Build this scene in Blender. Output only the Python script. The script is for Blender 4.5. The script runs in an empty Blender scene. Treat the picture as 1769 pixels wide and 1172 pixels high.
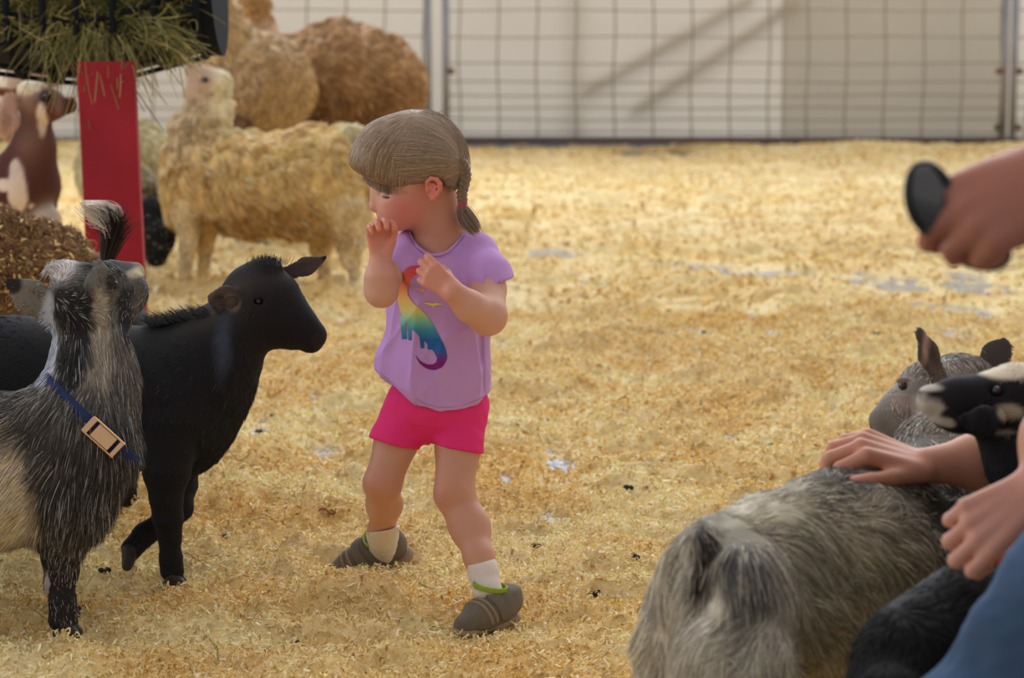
import bpy, math, random
import numpy as np
from mathutils import Vector, Matrix
from mathutils.bvhtree import BVHTree

# ---------------------------------------------------------------- camera, world, lights, exposure
scene = bpy.context.scene
FPX, CW, CH = 4177.0, 1769.0, 1172.0
CAMH, TH = 1.05, math.radians(7.555)
cam_d = bpy.data.cameras.new('camera'); cam = bpy.data.objects.new('camera', cam_d)
scene.collection.objects.link(cam); scene.camera = cam
cam.location = (0, 0, CAMH); cam.rotation_euler = (math.pi/2 - TH, 0, 0)
cam_d.sensor_width = 36.0; cam_d.lens = 36.0*FPX/CW; cam_d.sensor_fit = 'HORIZONTAL'
cam_d.clip_start = .05; cam_d.clip_end = 200
cam_d.dof.use_dof = True; cam_d.dof.focus_distance = 4.17; cam_d.dof.aperture_fstop = 5.6
vs = scene.view_settings
vs.view_transform = 'Standard'; vs.look = 'None'; vs.gamma = 1; vs.use_curve_mapping = False
vs.exposure = 0.02

world = bpy.data.worlds.new('world'); scene.world = world; world.use_nodes = True
nt = world.node_tree; nt.nodes.clear()
tc = nt.nodes.new('ShaderNodeTexCoord'); sp = nt.nodes.new('ShaderNodeSeparateXYZ')
nt.links.new(tc.outputs['Generated'], sp.inputs[0])
rp = nt.nodes.new('ShaderNodeValToRGB'); nt.links.new(sp.outputs['Y'], rp.inputs[0])   # bright open side of the tent is towards +Y
e = rp.color_ramp.elements
e[0].position = 0.0; e[0].color = (.74, .72, .72, 1)
e[1].position = 1.0; e[1].color = (.94, 1.12, 1.5, 1)
m_ = rp.color_ramp.elements.new(.5); m_.color = (.86, .86, .90, 1)
bg = nt.nodes.new('ShaderNodeBackground'); bg.inputs[1].default_value = 0.74
nt.links.new(rp.outputs[0], bg.inputs[0])
wo = nt.nodes.new('ShaderNodeOutputWorld'); nt.links.new(bg.outputs[0], wo.inputs[0])

def lamp(name, kind, loc, target, energy, color, **kw):
    d = bpy.data.lights.new(name, kind); d.energy = energy; d.color = color
    for k_, v_ in kw.items(): setattr(d, k_, v_)
    o = bpy.data.objects.new(name, d); scene.collection.objects.link(o)
    o.location = loc; o.rotation_euler = (Vector(target)-Vector(loc)).to_track_quat('-Z', 'Y').to_euler()
    return o
lamp('sun', 'SUN', (3, 16, 9), (0, 5, 0), 1.6, (1.0, .97, .92), angle=math.radians(50))
lamp('open_side_daylight', 'AREA', (-2.5, 15.5, 4.6), (-1, 5, .3), 420, (.82, .9, 1.0), shape='RECTANGLE', size=9, size_y=2.6)
lamp('left_side_daylight', 'AREA', (-6.5, 4.5, 2.6), (0, 4.3, .5), 150, (.84, .9, 1.0), shape='RECTANGLE', size=6, size_y=2.4)

# ---------------------------------------------------------------- helpers
RNG = np.random.default_rng(7); random.seed(7)
FWD = np.array([0, math.cos(TH), -math.sin(TH)]); UP = np.array([0, math.sin(TH), math.cos(TH)]); RT = np.array([1., 0, 0])
def at(px, py, Y):
    d = FWD + RT*((px-884.5)/FPX) + UP*((586-py)/FPX)
    return np.array([0, 0, CAMH]) + d*(Y/d[1])
def pm(px, Y): return px*Y/(FPX*.99)             # pixels -> metres at depth Y
def ground(px, py):
    d = FWD + RT*((px-884.5)/FPX) + UP*((586-py)/FPX)
    return np.array([0, 0, CAMH]) + d*(-CAMH/d[2])
def rgb(r, g, b):
    f = lambda c: (c/255/12.92) if c/255 <= .04045 else ((c/255+.055)/1.055)**2.4
    return np.array([f(r), f(g), f(b)])
def nrm(v): v = np.asarray(v, float); return v/(np.linalg.norm(v)+1e-12)

def _h(ix, iy, iz, s):
    n = (ix*374761393 + iy*668265263 + iz*2147483647 + s*974711) & 0xffffffff
    n = ((n ^ (n >> 13))*1274126177) & 0xffffffff
    return ((n ^ (n >> 16)) & 0xffff)/65535.0
def vnoise(P, f, s=0):
    Q = np.asarray(P)*f + 100.0; I = np.floor(Q).astype(np.int64); t = Q-I; t = t*t*(3-2*t); r = 0
    for a in (0, 1):
        for b in (0, 1):
            for c in (0, 1):
                w = (t[:, 0] if a else 1-t[:, 0])*(t[:, 1] if b else 1-t[:, 1])*(t[:, 2] if c else 1-t[:, 2])
                r = r + w*_h(I[:, 0]+a, I[:, 1]+b, I[:, 2]+c, s)
    return r*2-1
def fbm(P, f, o=3, s=0): return sum(vnoise(P, f*2**i, s+i)*.5**i for i in range(o))

# ---- materials
MATS = {}
def mat(name, col=(.5, .5, .5), rough=.7, spec=.3, attr=False, sss=0, metal=0, bump=None, var=None, sheen=0, coat=0, ssr=(.02, .008, .004)):
    if name in MATS: return MATS[name]
    m = bpy.data.materials.new(name); m.use_nodes = True; t = m.node_tree; p = t.nodes['Principled BSDF']
    p.inputs['Base Color'].default_value = (*col, 1); p.inputs['Roughness'].default_value = rough
    p.inputs['Specular IOR Level'].default_value = spec; p.inputs['Metallic'].default_value = metal
    src = None
    if attr:
        a = t.nodes.new('ShaderNodeAttribute'); a.attribute_name = 'Col'; src = a.outputs['Color']
    if var:
        tcn = t.nodes.new('ShaderNodeTexCoord'); n = t.nodes.new('ShaderNodeTexNoise'); n.inputs['Scale'].default_value = var[0]; n.inputs['Detail'].default_value = 5
        t.links.new(tcn.outputs['Object'], n.inputs['Vector'])
        mr = t.nodes.new('ShaderNodeMapRange'); mr.inputs['From Min'].default_value = .3; mr.inputs['From Max'].default_value = .7
        mr.inputs['To Min'].default_value = 1-var[1]; mr.inputs['To Max'].default_value = 1+var[1]
        t.links.new(n.outputs['Fac'], mr.inputs['Value'])
        mx = t.nodes.new('ShaderNodeMix'); mx.data_type = 'RGBA'; mx.blend_type = 'MULTIPLY'; mx.inputs[0].default_value = 1
        if src: t.links.new(src, mx.inputs[6])
        else: mx.inputs[6].default_value = (*col, 1)
        t.links.new(mr.outputs[0], mx.inputs[7]); src = mx.outputs[2]
    if src: t.links.new(src, p.inputs['Base Color'])
    if sss:
        p.inputs['Subsurface Weight'].default_value = sss; p.inputs['Subsurface Radius'].default_value = ssr; p.inputs['Subsurface Scale'].default_value = 1
    if sheen: p.inputs['Sheen Weight'].default_value = sheen
    if coat: p.inputs['Coat Weight'].default_value = coat
    if bump:
        tcn = t.nodes.new('ShaderNodeTexCoord')
        if bump[0] == 'wave':
            n = t.nodes.new('ShaderNodeTexWave'); n.inputs['Scale'].default_value = bump[1]; n.inputs['Distortion'].default_value = 1.0; o_ = n.outputs['Fac']
        else:
            n = t.nodes.new('ShaderNodeTexNoise'); n.inputs['Scale'].default_value = bump[1]; n.inputs['Detail'].default_value = 4; o_ = n.outputs['Fac']
        t.links.new(tcn.outputs['Object'], n.inputs['Vector'])
        b = t.nodes.new('ShaderNodeBump'); b.inputs['Distance'].default_value = bump[2]; b.inputs['Strength'].default_value = 1
        t.links.new(o_, b.inputs['Height']); t.links.new(b.outputs[0], p.inputs['Normal'])
    MATS[name] = m; return m

# ---- object linking
def link(o, parent=None):
    scene.collection.objects.link(o)
    if parent is not None:
        o.parent = parent; o.matrix_parent_inverse = Matrix.Translation(-parent.location)
    return o
def thing(name, label, cat, loc, group=None):
    o = bpy.data.objects.new(name, None); o.location = Vector(loc); o.empty_display_size = .1
    scene.collection.objects.link(o); tag(o, label, cat, group); return o
def tag(o, label=None, cat=None, group=None, kind=None):
    if label: o['label'] = label
    if cat: o['category'] = cat
    if group: o['group'] = group
    if kind: o['kind'] = kind
    return o
def mk(name, V, F, material, parent=None, col=None, smooth=True):
    """V (n,3), F (m,k) int array or a list of tuples."""
    me = bpy.data.meshes.new(name); V = np.asarray(V, np.float32)
    if isinstance(F, np.ndarray):
        k = F.shape[1]; me.vertices.add(len(V)); me.vertices.foreach_set('co', V.ravel())
        me.loops.add(F.size); me.loops.foreach_set('vertex_index', F.astype(np.int32).ravel())
        me.polygons.add(len(F)); me.polygons.foreach_set('loop_start', np.arange(len(F), dtype=np.int32)*k)
        me.update(calc_edges=True)
    else:
        me.from_pydata(V.tolist(), [], [tuple(map(int, f)) for f in F]); me.update()
    me.polygons.foreach_set('use_smooth', np.full(len(me.polygons), smooth))
    if col is not None:
        a = me.attributes.new('Col', 'FLOAT_COLOR', 'POINT'); c = np.ones((len(V), 4), np.float32); c[:, :3] = col
        a.data.foreach_set('color', c.ravel())
    me.materials.append(material); me.validate()
    return link(bpy.data.objects.new(name, me), parent)

# ---- simple solids (arrays to merge)
class Acc:
    def __init__(s): s.V = []; s.F = []; s.n = 0
    def add(s, V, F):
        V = np.asarray(V, float); s.V.append(V); s.F += [tuple(i+s.n for i in f) for f in F]; s.n += len(V)
    def box(s, c, d, R=None):
        c = np.asarray(c, float); d = np.asarray(d, float)/2
        V = np.array([[x, y, z] for x in (-1, 1) for y in (-1, 1) for z in (-1, 1)])*d
        if R is not None: V = V@np.asarray(R).T
        s.add(V+c, [(0, 1, 3, 2), (4, 6, 7, 5), (0, 4, 5, 1), (2, 3, 7, 6), (0, 2, 6, 4), (1, 5, 7, 3)])
    def tube(s, pts, r, n=8, flat=None):
        pts = np.asarray(pts, float); r = np.broadcast_to(r, (len(pts),)); V = []; F = []
        T = np.gradient(pts, axis=0); T /= np.linalg.norm(T, axis=1)[:, None]+1e-9
        ref = np.array([0, 0, 1.]) if abs(T[0, 2]) < .9 else np.array([1., 0, 0])
        for i in range(len(pts)):
            a = ref - T[i]*(ref@T[i]); a /= np.linalg.norm(a)+1e-9; ref = a; b = np.cross(T[i], a)
            for j in range(n):
                q = 2*math.pi*j/n; V.append(pts[i]+r[i]*(a*math.cos(q)*(flat or 1)+b*math.sin(q)))
        for i in range(len(pts)-1):
            for j in range(n): F.append((i*n+j, i*n+(j+1) % n, (i+1)*n+(j+1) % n, (i+1)*n+j))
        F.append(tuple(range(n))[::-1]); F.append(tuple((len(pts)-1)*n+j for j in range(n)))
        s.add(V, F)
    def ball(s, c, r, nu=12, nv=8):
        r = np.broadcast_to(r, (3,)); V = [[0, 0, 1]]; F = []
        for i in range(1, nv):
            for j in range(nu): a = math.pi*i/nv; b = 2*math.pi*j/nu; V.append([math.sin(a)*math.cos(b), math.sin(a)*math.sin(b), math.cos(a)])
        V.append([0, 0, -1]); L = len(V)-1
        for j in range(nu): F.append((0, 1+j, 1+(j+1) % nu)); F.append((L, L-nu+(j+1) % nu, L-nu+j))
        for i in range(nv-2):
            for j in range(nu): a = 1+i*nu; F.append((a+j, a+nu+j, a+nu+(j+1) % nu, a+(j+1) % nu))
        s.add(np.array(V)*r+np.asarray(c), F)
    def make(s, name, m, parent=None, smooth=True): return mk(name, np.concatenate(s.V), s.F, m, parent, smooth=smooth)

# ---- implicit bodies: tapered limbs and ellipsoids blended into one continuous skin
class Body:
    def __init__(s, h=.004, k=.02): s.h = h; s.k = k; s.P = []; s.paints = []
    def _add(s, **p):
        p.setdefault('k', s.k); p.setdefault('op', 'u'); p.setdefault('col', s.col if hasattr(s, 'col') else (.5, .5, .5)); p.setdefault('fur', getattr(s, 'fur', 0.0))
        s.P.append(p)
    def cap(s, a, ra, b, rb, flat=None, rev=False, **kw):
        a = np.asarray(a, float); b = np.asarray(b, float); L = np.linalg.norm(b-a)
        fl = kw.pop('flow', None); fl = nrm(b-a) if fl is None else nrm(fl)
        s._add(t='cap', a=a, b=b, ra=ra, rb=rb, flat=None if flat is None else (nrm(flat[0]), flat[1]), c=(a+b)/2, R=L/2+max(ra, rb)*(1 if flat is None else max(1, flat[1])), flow=-fl if rev else fl, **kw)
    def chain(s, pts, **kw):
        Q = [(at(p[0], p[1], p[2]), pm(p[3], p[2])) for p in pts]
        for (a, ra), (b, rb) in zip(Q[:-1], Q[1:]): s.cap(a, ra, b, rb, **kw)
    def wchain(s, pts, **kw):
        for a, b in zip(pts[:-1], pts[1:]): s.cap(a[:3], a[3], b[:3], b[3], **kw)
    def ell(s, c, r, R=None, **kw):
        r = np.asarray(r, float); R = np.eye(3) if R is None else np.asarray(R, float)
        kw.setdefault('flow', np.array([0, 0, -1.])); s._add(t='ell', c=np.asarray(c, float), r=r, M=R, R=r.max(), **kw)
    def pell(s, px, py, Y, rx, ry, rz, R=None, **kw): s.ell(at(px, py, Y), (pm(rx, Y), pm(ry, Y), pm(rz, Y)), R, **kw)
    def fn(s, f, op='i', k=.002): s._add(t='fn', f=f, op=op, k=k, c=None, R=0, flow=np.zeros(3))
    def dist(s, p, P):
        if p['t'] == 'cap':
            ba = p['b']-p['a']; pa = P-p['a']; h = np.clip(pa@ba/(ba@ba+1e-12), 0, 1); v = pa-h[:, None]*ba; r = p['ra']+(p['rb']-p['ra'])*h
            if p['flat']:
                n, q = p['flat']; v = v+n*((v@n)*(1/q-1))[:, None]; return (np.sqrt((v*v).sum(1))-r)*min(q, 1)
            return np.sqrt((v*v).sum(1))-r
        if p['t'] == 'ell':
            q = (P-p['c'])@p['M']; a = q/p['r']; k0 = np.sqrt((a*a).sum(1)); b = a/p['r']; k1 = np.sqrt((b*b).sum(1))+1e-9
            return k0*(k0-1)/k1
        return p['f'](P)
    def ev(s, P, margin=None):
        margin = margin or (14*s.h+.03); d = np.full(len(P), 1.0)
        for p in s.P:
            if p['c'] is not None:
                m = np.nonzero(((P-p['c'])**2).sum(1) < (p['R']+margin+p['k'])**2)[0]
                if not len(m): continue
                q = s.dist(p, P[m]); o = d[m]
            else: m = slice(None); q = s.dist(p, P); o = d
            k = p['k']
            if p['op'] == 'u': hh = np.maximum(k-np.abs(o-q), 0)/k; d[m] = np.minimum(o, q)-hh*hh*k/4
            else:
                if p['op'] == 's': q = -q
                hh = np.maximum(k-np.abs(o-q), 0)/k; d[m] = np.maximum(o, q)+hh*hh*k/4
        return d
    def grad(s, P):
        e_ = .0006; g = np.stack([s.ev(P+np.eye(3)[i]*e_)-s.ev(P-np.eye(3)[i]*e_) for i in range(3)], 1)
        return g/(np.linalg.norm(g, axis=1)[:, None]+1e-9)
    def blend(s, P, sig=.012):
        """smoothly blended colour, fur length and flow of the prims nearest each point"""
        ps = [p for p in s.P if p['op'] == 'u' and p['t'] != 'fn']; best = np.full(len(P), 9.)
        D = []
        for p in ps: q = s.dist(p, P).astype(np.float32); D.append(q); best = np.minimum(best, q)
        W = 0; C = 0; L = 0; Fl = 0
        for p, q in zip(ps, D):
            w = np.exp(-np.minimum((q-best)/sig, 30)); W = W+w
            C = C+w[:, None]*np.asarray(p['col']); L = L+w*p['fur']; Fl = Fl+w[:, None]*p['flow']
        C = C/W[:, None]
        for (c, r, colr, soft, ns, nf) in s.paints:
            q = (P-c)/r; d_ = np.sqrt((q*q).sum(1))+ns*fbm(P, nf, 2, 11)
            w = np.clip((1+soft-d_)/(2*soft), 0, 1)[:, None]; C = C*(1-w)+w*np.asarray(colr)
        return C, L/W, Fl/W[:, None]
    def paint(s, px, py, Y, rx, ry, col, rd=None, soft=.15, ns=.15, nf=30):
        s.paints.append((at(px, py, Y), np.array([pm(rx, Y), pm(rd or max(rx, ry), Y), pm(ry, Y)]), col, soft, ns, nf))
    def mesh(s):
        h = s.h; N = 8
        ps = [p for p in s.P if p['op'] == 'u' and p['c'] is not None]
        lo = np.min([p['c']-p['R'] for p in ps], 0)-3*h; hi = np.max([p['c']+p['R'] for p in ps], 0)+3*h
        nb = np.ceil((hi-lo)/(N*h)).astype(int); g = np.stack(np.meshgrid(*[np.arange(n) for n in nb], indexing='ij'), -1).reshape(-1, 3)
        d = s.ev(lo+(g+.5)*N*h, margin=16*h+.04); g = g[np.abs(d) < 10*h+s.k*.3]
        l = np.stack(np.meshgrid(*[np.arange(N+1)]*3, indexing='ij'), -1).reshape(-1, 3)
        VV = np.empty((len(g), (N+1)**3), np.float32)
        for i in range(0, len(g), 800):
            G = (g[i:i+800, None, :]*N+l[None]).reshape(-1, 3); VV[i:i+800] = s.ev(lo+G*h).reshape(-1, (N+1)**3)
        VV = VV.reshape(-1, N+1, N+1, N+1)
        cs = [(a, b, c) for a in (0, 1) for b in (0, 1) for c in (0, 1)]
        S = np.stack([VV[:, a:a+N, b:b+N, c:c+N] for a, b, c in cs], -1); neg = (S < 0).sum(-1)
        bi, ci, cj, ck = np.nonzero((neg > 0) & (neg < 8)); S = S[bi, ci, cj, ck]
        cell = g[bi]*N+np.stack([ci, cj, ck], 1); cs = np.array(cs, float); acc = np.zeros((len(cell), 3)); cnt = np.zeros(len(cell))
        for i in range(8):
            for j in range(i+1, 8):
                if abs(cs[i]-cs[j]).sum() != 1: continue
                m = (S[:, i] < 0) != (S[:, j] < 0); t = S[m, i]/(S[m, i]-S[m, j]); acc[m] += cs[i]+(cs[j]-cs[i])*t[:, None]; cnt[m] += 1
        V = lo+(cell+acc/cnt[:, None])*h
        M = nb*N+3; key = ((cell[:, 0]+1)*M[1]+(cell[:, 1]+1))*M[2]+cell[:, 2]+1; o = np.argsort(key); ks = key[o]
        st = [M[1]*M[2], M[2], 1]; F = []
        for ax, idx in ((0, 4), (1, 2), (2, 1)):
            m = np.nonzero((S[:, 0] < 0) != (S[:, idx] < 0))[0]; u, w = [q for q in range(3) if q != ax]
            kk = key[m]; quad = []; ok = np.ones(len(m), bool)
            for off in (0, -st[u], -st[u]-st[w], -st[w]):
                z = kk+off; q = np.clip(np.searchsorted(ks, z), 0, len(ks)-1); ok &= ks[q] == z; quad.append(o[q])
            Q = np.stack(quad, 1)[ok]; fl = (S[m, 0] < 0)[ok]
            if ax == 1: fl = ~fl
            Q[~fl] = Q[~fl][:, ::-1]; F.append(Q)
        F = np.concatenate(F)
        gr = s.grad(V); V = V-gr*np.clip(s.ev(V), -h, h)[:, None]*.9
        s.V, s.F, s.N = V, F, gr
        return V, F
    def build(s, name, m, parent=None, disp=None, colour=True, shade=None):
        s.mesh()
        if disp is not None: s.V = s.V+s.N*disp(s.V)[:, None]
        C = None
        if colour:
            C = s.blend(s.V)[0]
            if shade is not None: C = shade(s.V, C)
        return mk(name, s.V, s.F, m, parent, col=C)

def hair_obj(name, P, rad, C, m, parent=None, taper=.25):
    """P (n,seg,3) strands, rad (n,), C (n,3)"""
    n, g, _ = P.shape; c = bpy.data.hair_curves.new(name); c.add_curves([g]*n)
    c.attributes['position'].data.foreach_set('vector', np.asarray(P, np.float32).ravel())
    t = np.linspace(0, 1, g); prof = (1-t**2*(1-taper)); r = (np.asarray(rad)[:, None]*prof[None]).astype(np.float32)
    a = c.attributes.get('radius') or c.attributes.new('radius', 'FLOAT', 'POINT'); a.data.foreach_set('value', r.ravel())
    a = c.attributes.new('Col', 'FLOAT_COLOR', 'CURVE'); q = np.ones((n, 4), np.float32); q[:, :3] = np.clip(C, 0, 1); a.data.foreach_set('color', q.ravel())
    c.materials.append(m); return link(bpy.data.objects.new(name, c), parent)
def sample(B, n, dens=None):
    F = B.F; T = np.concatenate([F[:, [0, 1, 2]], F[:, [0, 2, 3]]]); A = B.V[T]
    ar = np.linalg.norm(np.cross(A[:, 1]-A[:, 0], A[:, 2]-A[:, 0]), axis=1); c = A.mean(1)
    view = np.array([0, 0, CAMH])-c; nn = B.N[T[:, 0]]; facing = (nn*view).sum(1)/np.linalg.norm(view, axis=1)
    off = np.abs(c[:, 0]/c[:, 1]) > .225
    ar = ar*np.where(facing > -.15, 1, .35)*np.where(off, .35, 1)
    if dens is not None: ar = ar*dens(c)
    i = RNG.choice(len(T), n, p=ar/ar.sum()); u = RNG.random((n, 2)); fl = u.sum(1) > 1; u[fl] = 1-u[fl]
    P = A[i, 0]*(1-u.sum(1))[:, None]+A[i, 1]*u[:, :1]+A[i, 2]*u[:, 1:]
    return P, B.N[T[i, 0]]
def fur(B, n, parent, m, name='fur', rad=.0004, seg=5, lift=.3, wav=.2, wf=40, jit=.25, light=None, lightp=.0, gravity=.15, lscale=1, curl=0, dens=None, clump=.0, cf=90):
    P, Nn = sample(B, n, dens); C, L, Fl = B.blend(P)
    keep = L > .0015; P, Nn, C, L, Fl = P[keep], Nn[keep], C[keep], L[keep], Fl[keep]; n = len(P)
    Fl = Fl+np.array([0, 0, -gravity]); t = Fl-Nn*(Fl*Nn).sum(1)[:, None]; t /= np.linalg.norm(t, axis=1)[:, None]+1e-6
    wn = np.stack([vnoise(P, wf, 31), vnoise(P, wf, 32), vnoise(P, wf, 33)], 1); rn = RNG.normal(size=(n, 3))
    d = t+wn*wav*2+rn*wav*.35; d -= Nn*(d*Nn).sum(1)[:, None]; d /= np.linalg.norm(d, axis=1)[:, None]+1e-6
    L = L*lscale*(.6+.6*RNG.random(n))*(1+.35*vnoise(P, 25, 5)); lf = np.clip(lift+.12*rn[:, 0]+.25*lift*vnoise(P, cf, 8), .04, 1.4)
    S = np.linspace(0, 1, seg); X = np.empty((n, seg, 3)); b = np.cross(Nn, d); ph = RNG.random(n)*6.28
    for j, q in enumerate(S):
        X[:, j] = P-Nn*.001+d*(L*q*(1-.15*q))[:, None]+Nn*(L*lf*(q-.45*q*q))[:, None]+np.array([0, 0, -1.])*(L*gravity*q*q*.6)[:, None]
        X[:, j] += wn*(clump*L*q)[:, None]
        if curl: X[:, j] += (b*np.cos(ph+q*9)[:, None]+Nn*np.sin(ph+q*9)[:, None])*(curl*L*q)[:, None]
    f = np.exp(RNG.normal(0, jit, n))*(1+.25*vnoise(P, 60, 3)); C = C*f[:, None]
    if light is not None:
        lm = RNG.random(n) < lightp*(1+.8*vnoise(P, 18, 9)); C[lm] = np.asarray(light)*np.exp(RNG.normal(0, .25, lm.sum()))[:, None]
    return hair_obj(name, X, rad*(.7+.6*RNG.random(n)), C, m, parent)

FURM = mat('animal_hair', attr=True, rough=.55, spec=.35)
SKINM = mat('animal_coat_skin', attr=True, rough=.75, spec=.15)
EYEM = mat('animal_eye', (.012, .008, .006), rough=.08, spec=.6)
HOOFM = mat('hoof_horn', (.035, .03, .028), rough=.5, var=(60, .3))
def eye(parent, px, py, Y, r, m=EYEM):
    a = Acc(); a.ball(at(px, py, Y), pm(r, Y), 16, 10); return a.make('eye', m, parent)
def hoof(parent, px, py, Y, r, fx=1.0, h=.0035):
    """cloven hoof whose sole is at the ground below (px,py)"""
    c = at(px, py, Y); z0 = max(c[2]-pm(r, Y)*.7, .004); b = Body(h, .004); w = pm(r, Y)
    for sgn in (-1, 1):
        o = np.array([0, sgn*w*.42, 0]); b.cap(c+o+[0, 0, w*.3], w*.55, np.array([c[0]+fx*w*.75, c[1]+sgn*w*.5, z0+w*.25]), w*.38)
        b.cap(np.array([c[0]-fx*w*.4, c[1]+sgn*w*.42, z0+w*.35]), w*.42, np.array([c[0]+fx*w*.6, c[1]+sgn*w*.5, z0+w*.3]), w*.4)
    b.fn(lambda P: z0-P[:, 2], 'i', .003)
    return b.build('hoof', HOOFM, parent, colour=False)
# ================================================================ the setting
def struct(o): o['kind'] = 'structure'; return o
WETM = mat('wet_floor', (.05, .055, .065), rough=.10, spec=.9, bump=('noise', 13, .06), coat=1)
a = Acc(); a.box((0, 9, -.05), (24, 30, .1)); struct(a.make('floor', WETM, smooth=False))

PUD = [(1030, 490, 22, 3), (1100, 655, 20, 3.5), (960, 775, 14, 3), (720, 990, 20, 7), (690, 1012, 10, 5), (735, 960, 16, 4), (1200, 463, 60, 2), (1340, 475, 60, 2), (1540, 490, 55, 5), (1500, 480, 18, 3),
       (1610, 530, 45, 2.5), (1680, 498, 40, 3), (1650, 580, 22, 3), (1435, 705, 11, 3), (1335, 578, 12, 3), (1290, 545, 10, 2), (1215, 577, 30, 3), (880, 600, 22, 3), (960, 440, 40, 2), (1700, 548, 20, 3),
       (1100, 268, 40, 3), (1190, 268, 30, 3), (880, 246, 110, 4), (1000, 244, 120, 3), (1130, 243, 90, 3), (1340, 246, 60, 4), (1620, 249, 80, 3), (950, 437, 30, 2), (1660, 475, 22, 3), (1720, 503, 22, 2.5),
       (550, 996, 16, 5), (1014, 1124, 11, 3), (925, 1103, 10, 2.5), (960, 895, 22, 4), (915, 932, 14, 5), (445, 752, 16, 4), (560, 785, 18, 4), (1040, 1060, 8, 3), (870, 830, 12, 3),
       (500, 1088, 12, 4), (460, 720, 8, 4), (545, 690, 10, 3), (1260, 760, 10, 3), (975, 805, 20, 3), (340, 700, 12, 3), (700, 880, 16, 4), (900, 1085, 8, 2), (600, 560, 14, 3), (540, 960, 10, 3), (1025, 905, 12, 3)]
PG = []
for px, py, rx, ry in PUD:
    c = ground(px, py); PG.append((c[0], c[1], pm(rx, c[1])*.95, abs(ground(px, py-ry)[1]-c[1])*(.8 if c[1] < 5 else 1.9)))
FEET = [(*ground(x_, y_)[:2], q_) for x_, y_, q_ in ((800, 1100, .75), (855, 1090, .75), (885, 1068, .6), (590, 1010, .6), (655, 1000, .6), (112, 1108, .6), (298, 1020, .6), (125, 1065, .4), (222, 985, .6), (222, 965, .5))]
def bed_h(x, y):
    P = np.stack([x, y, np.zeros_like(x)], 1)
    h = .034+.020*fbm(P, 2.6, 3, 1)+.024*vnoise(P*[.6, 1, 1], 7, 5)+.022*vnoise(P*[.8, 1, 1], 15, 6)+.015*vnoise(P, 34, 7)
    h += .05*np.exp(-((x-2.2)**2/1.6+(y-18.6)**2/.5))+.05*np.exp(-((x-5.9*.72)**2/1.8+(y-18.9)**2/.4))+.02*np.exp(-(y-17.9)**2/.6)
    h = np.maximum(h, .007+.004*vnoise(P, 30, 19))
    h += .026*np.exp(-((x+.02)**2/.14**2+(y-3.76)**2/.10**2))
    for cx, cy, q in FEET: h = h*(1-q*np.exp(-((x-cx)**2+(y-cy)**2)/.075**2))
    for cx, cy, rx, ry in PG:
        m = (np.abs(x-cx) < 4*rx+.3) & (np.abs(y-cy) < 4*ry+1.6)
        if m.any():
            wd = .045*cy*(cy > 5); h[m] *= 1-.9*np.exp(-((x[m]-cx)/(1.6*rx+.03))**2-((y[m]-cy)/(1.3*ry+wd))**2)
            h[m] -= .072*np.exp(-(((x[m]-cx)/rx)**2+((y[m]-cy)/ry)**2)*.8)*(1+1.5*vnoise(P[m], 18, 12))
    return h
def bed_col(P):
    a = np.clip(.5+.75*fbm(P*[.7, 1, 1], 5, 3, 21), 0, 1)[:, None]; b = np.clip(.5+.8*vnoise(P, 1.2, 23), 0, 1)[:, None]
    c = rgb(232, 197, 128)*(1-a)+rgb(248, 226, 172)*a; c = c*(1-.25*b)+rgb(244, 220, 175)*.25*b
    g = np.clip((-.9-P[:, :1])*1.2, 0, 1)*np.clip((P[:, 1:2]-6.5)*.5, 0, 1)*np.clip((11-P[:, 1:2])*.5, 0, 1)*np.clip(.4+fbm(P, 3, 2, 41), 0, 1)[:, None]
    return c*(1-.45*g)+rgb(150, 145, 85)*.45*g
Vs = []; Fs = []; nn = 0
for x0, x1, y0, y1, s_ in ((-1.9, 1.9, 2.0, 6.0, .0095), (-2.6, 2.6, 6.0, 11.0, .02), (-6.5, 6.5, 11.0, 20.4, .045), (-6.5, -1.9, 2, 6, .06), (1.9, 6.5, 2, 6, .06), (-6.5, -2.6, 6, 11, .06), (2.6, 6.5, 6, 11, .06)):
    xs = np.linspace(x0, x1, int((x1-x0)/s_)+1); ys = np.linspace(y0, y1, int((y1-y0)/s_)+1)
    X, Y = np.meshgrid(xs, ys); V = np.stack([X.ravel(), Y.ravel(), bed_h(X.ravel(), Y.ravel())], 1); V[:, 2] = np.maximum(V[:, 2], -.004)
    i = np.arange(len(xs)*len(ys)).reshape(len(ys), len(xs)); F = np.stack([i[:-1, :-1], i[:-1, 1:], i[1:, 1:], i[1:, :-1]], -1).reshape(-1, 4)
    F = F[(V[F, 2] > -.0039).any(1)]
    Vs.append(V); Fs.append(F+nn); nn += len(V)
V = np.concatenate(Vs); BEDM = mat('wood_shavings', attr=True, rough=.9, spec=.1, bump=('noise', 160, .004), var=(70, .13))
bed = mk('wood_shavings_bedding', V, np.concatenate(Fs), BEDM, col=bed_col(V)*.93)
tag(bed, 'thick uneven layer of golden pine shavings covering the whole pen', 'bedding', kind='stuff')

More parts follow.
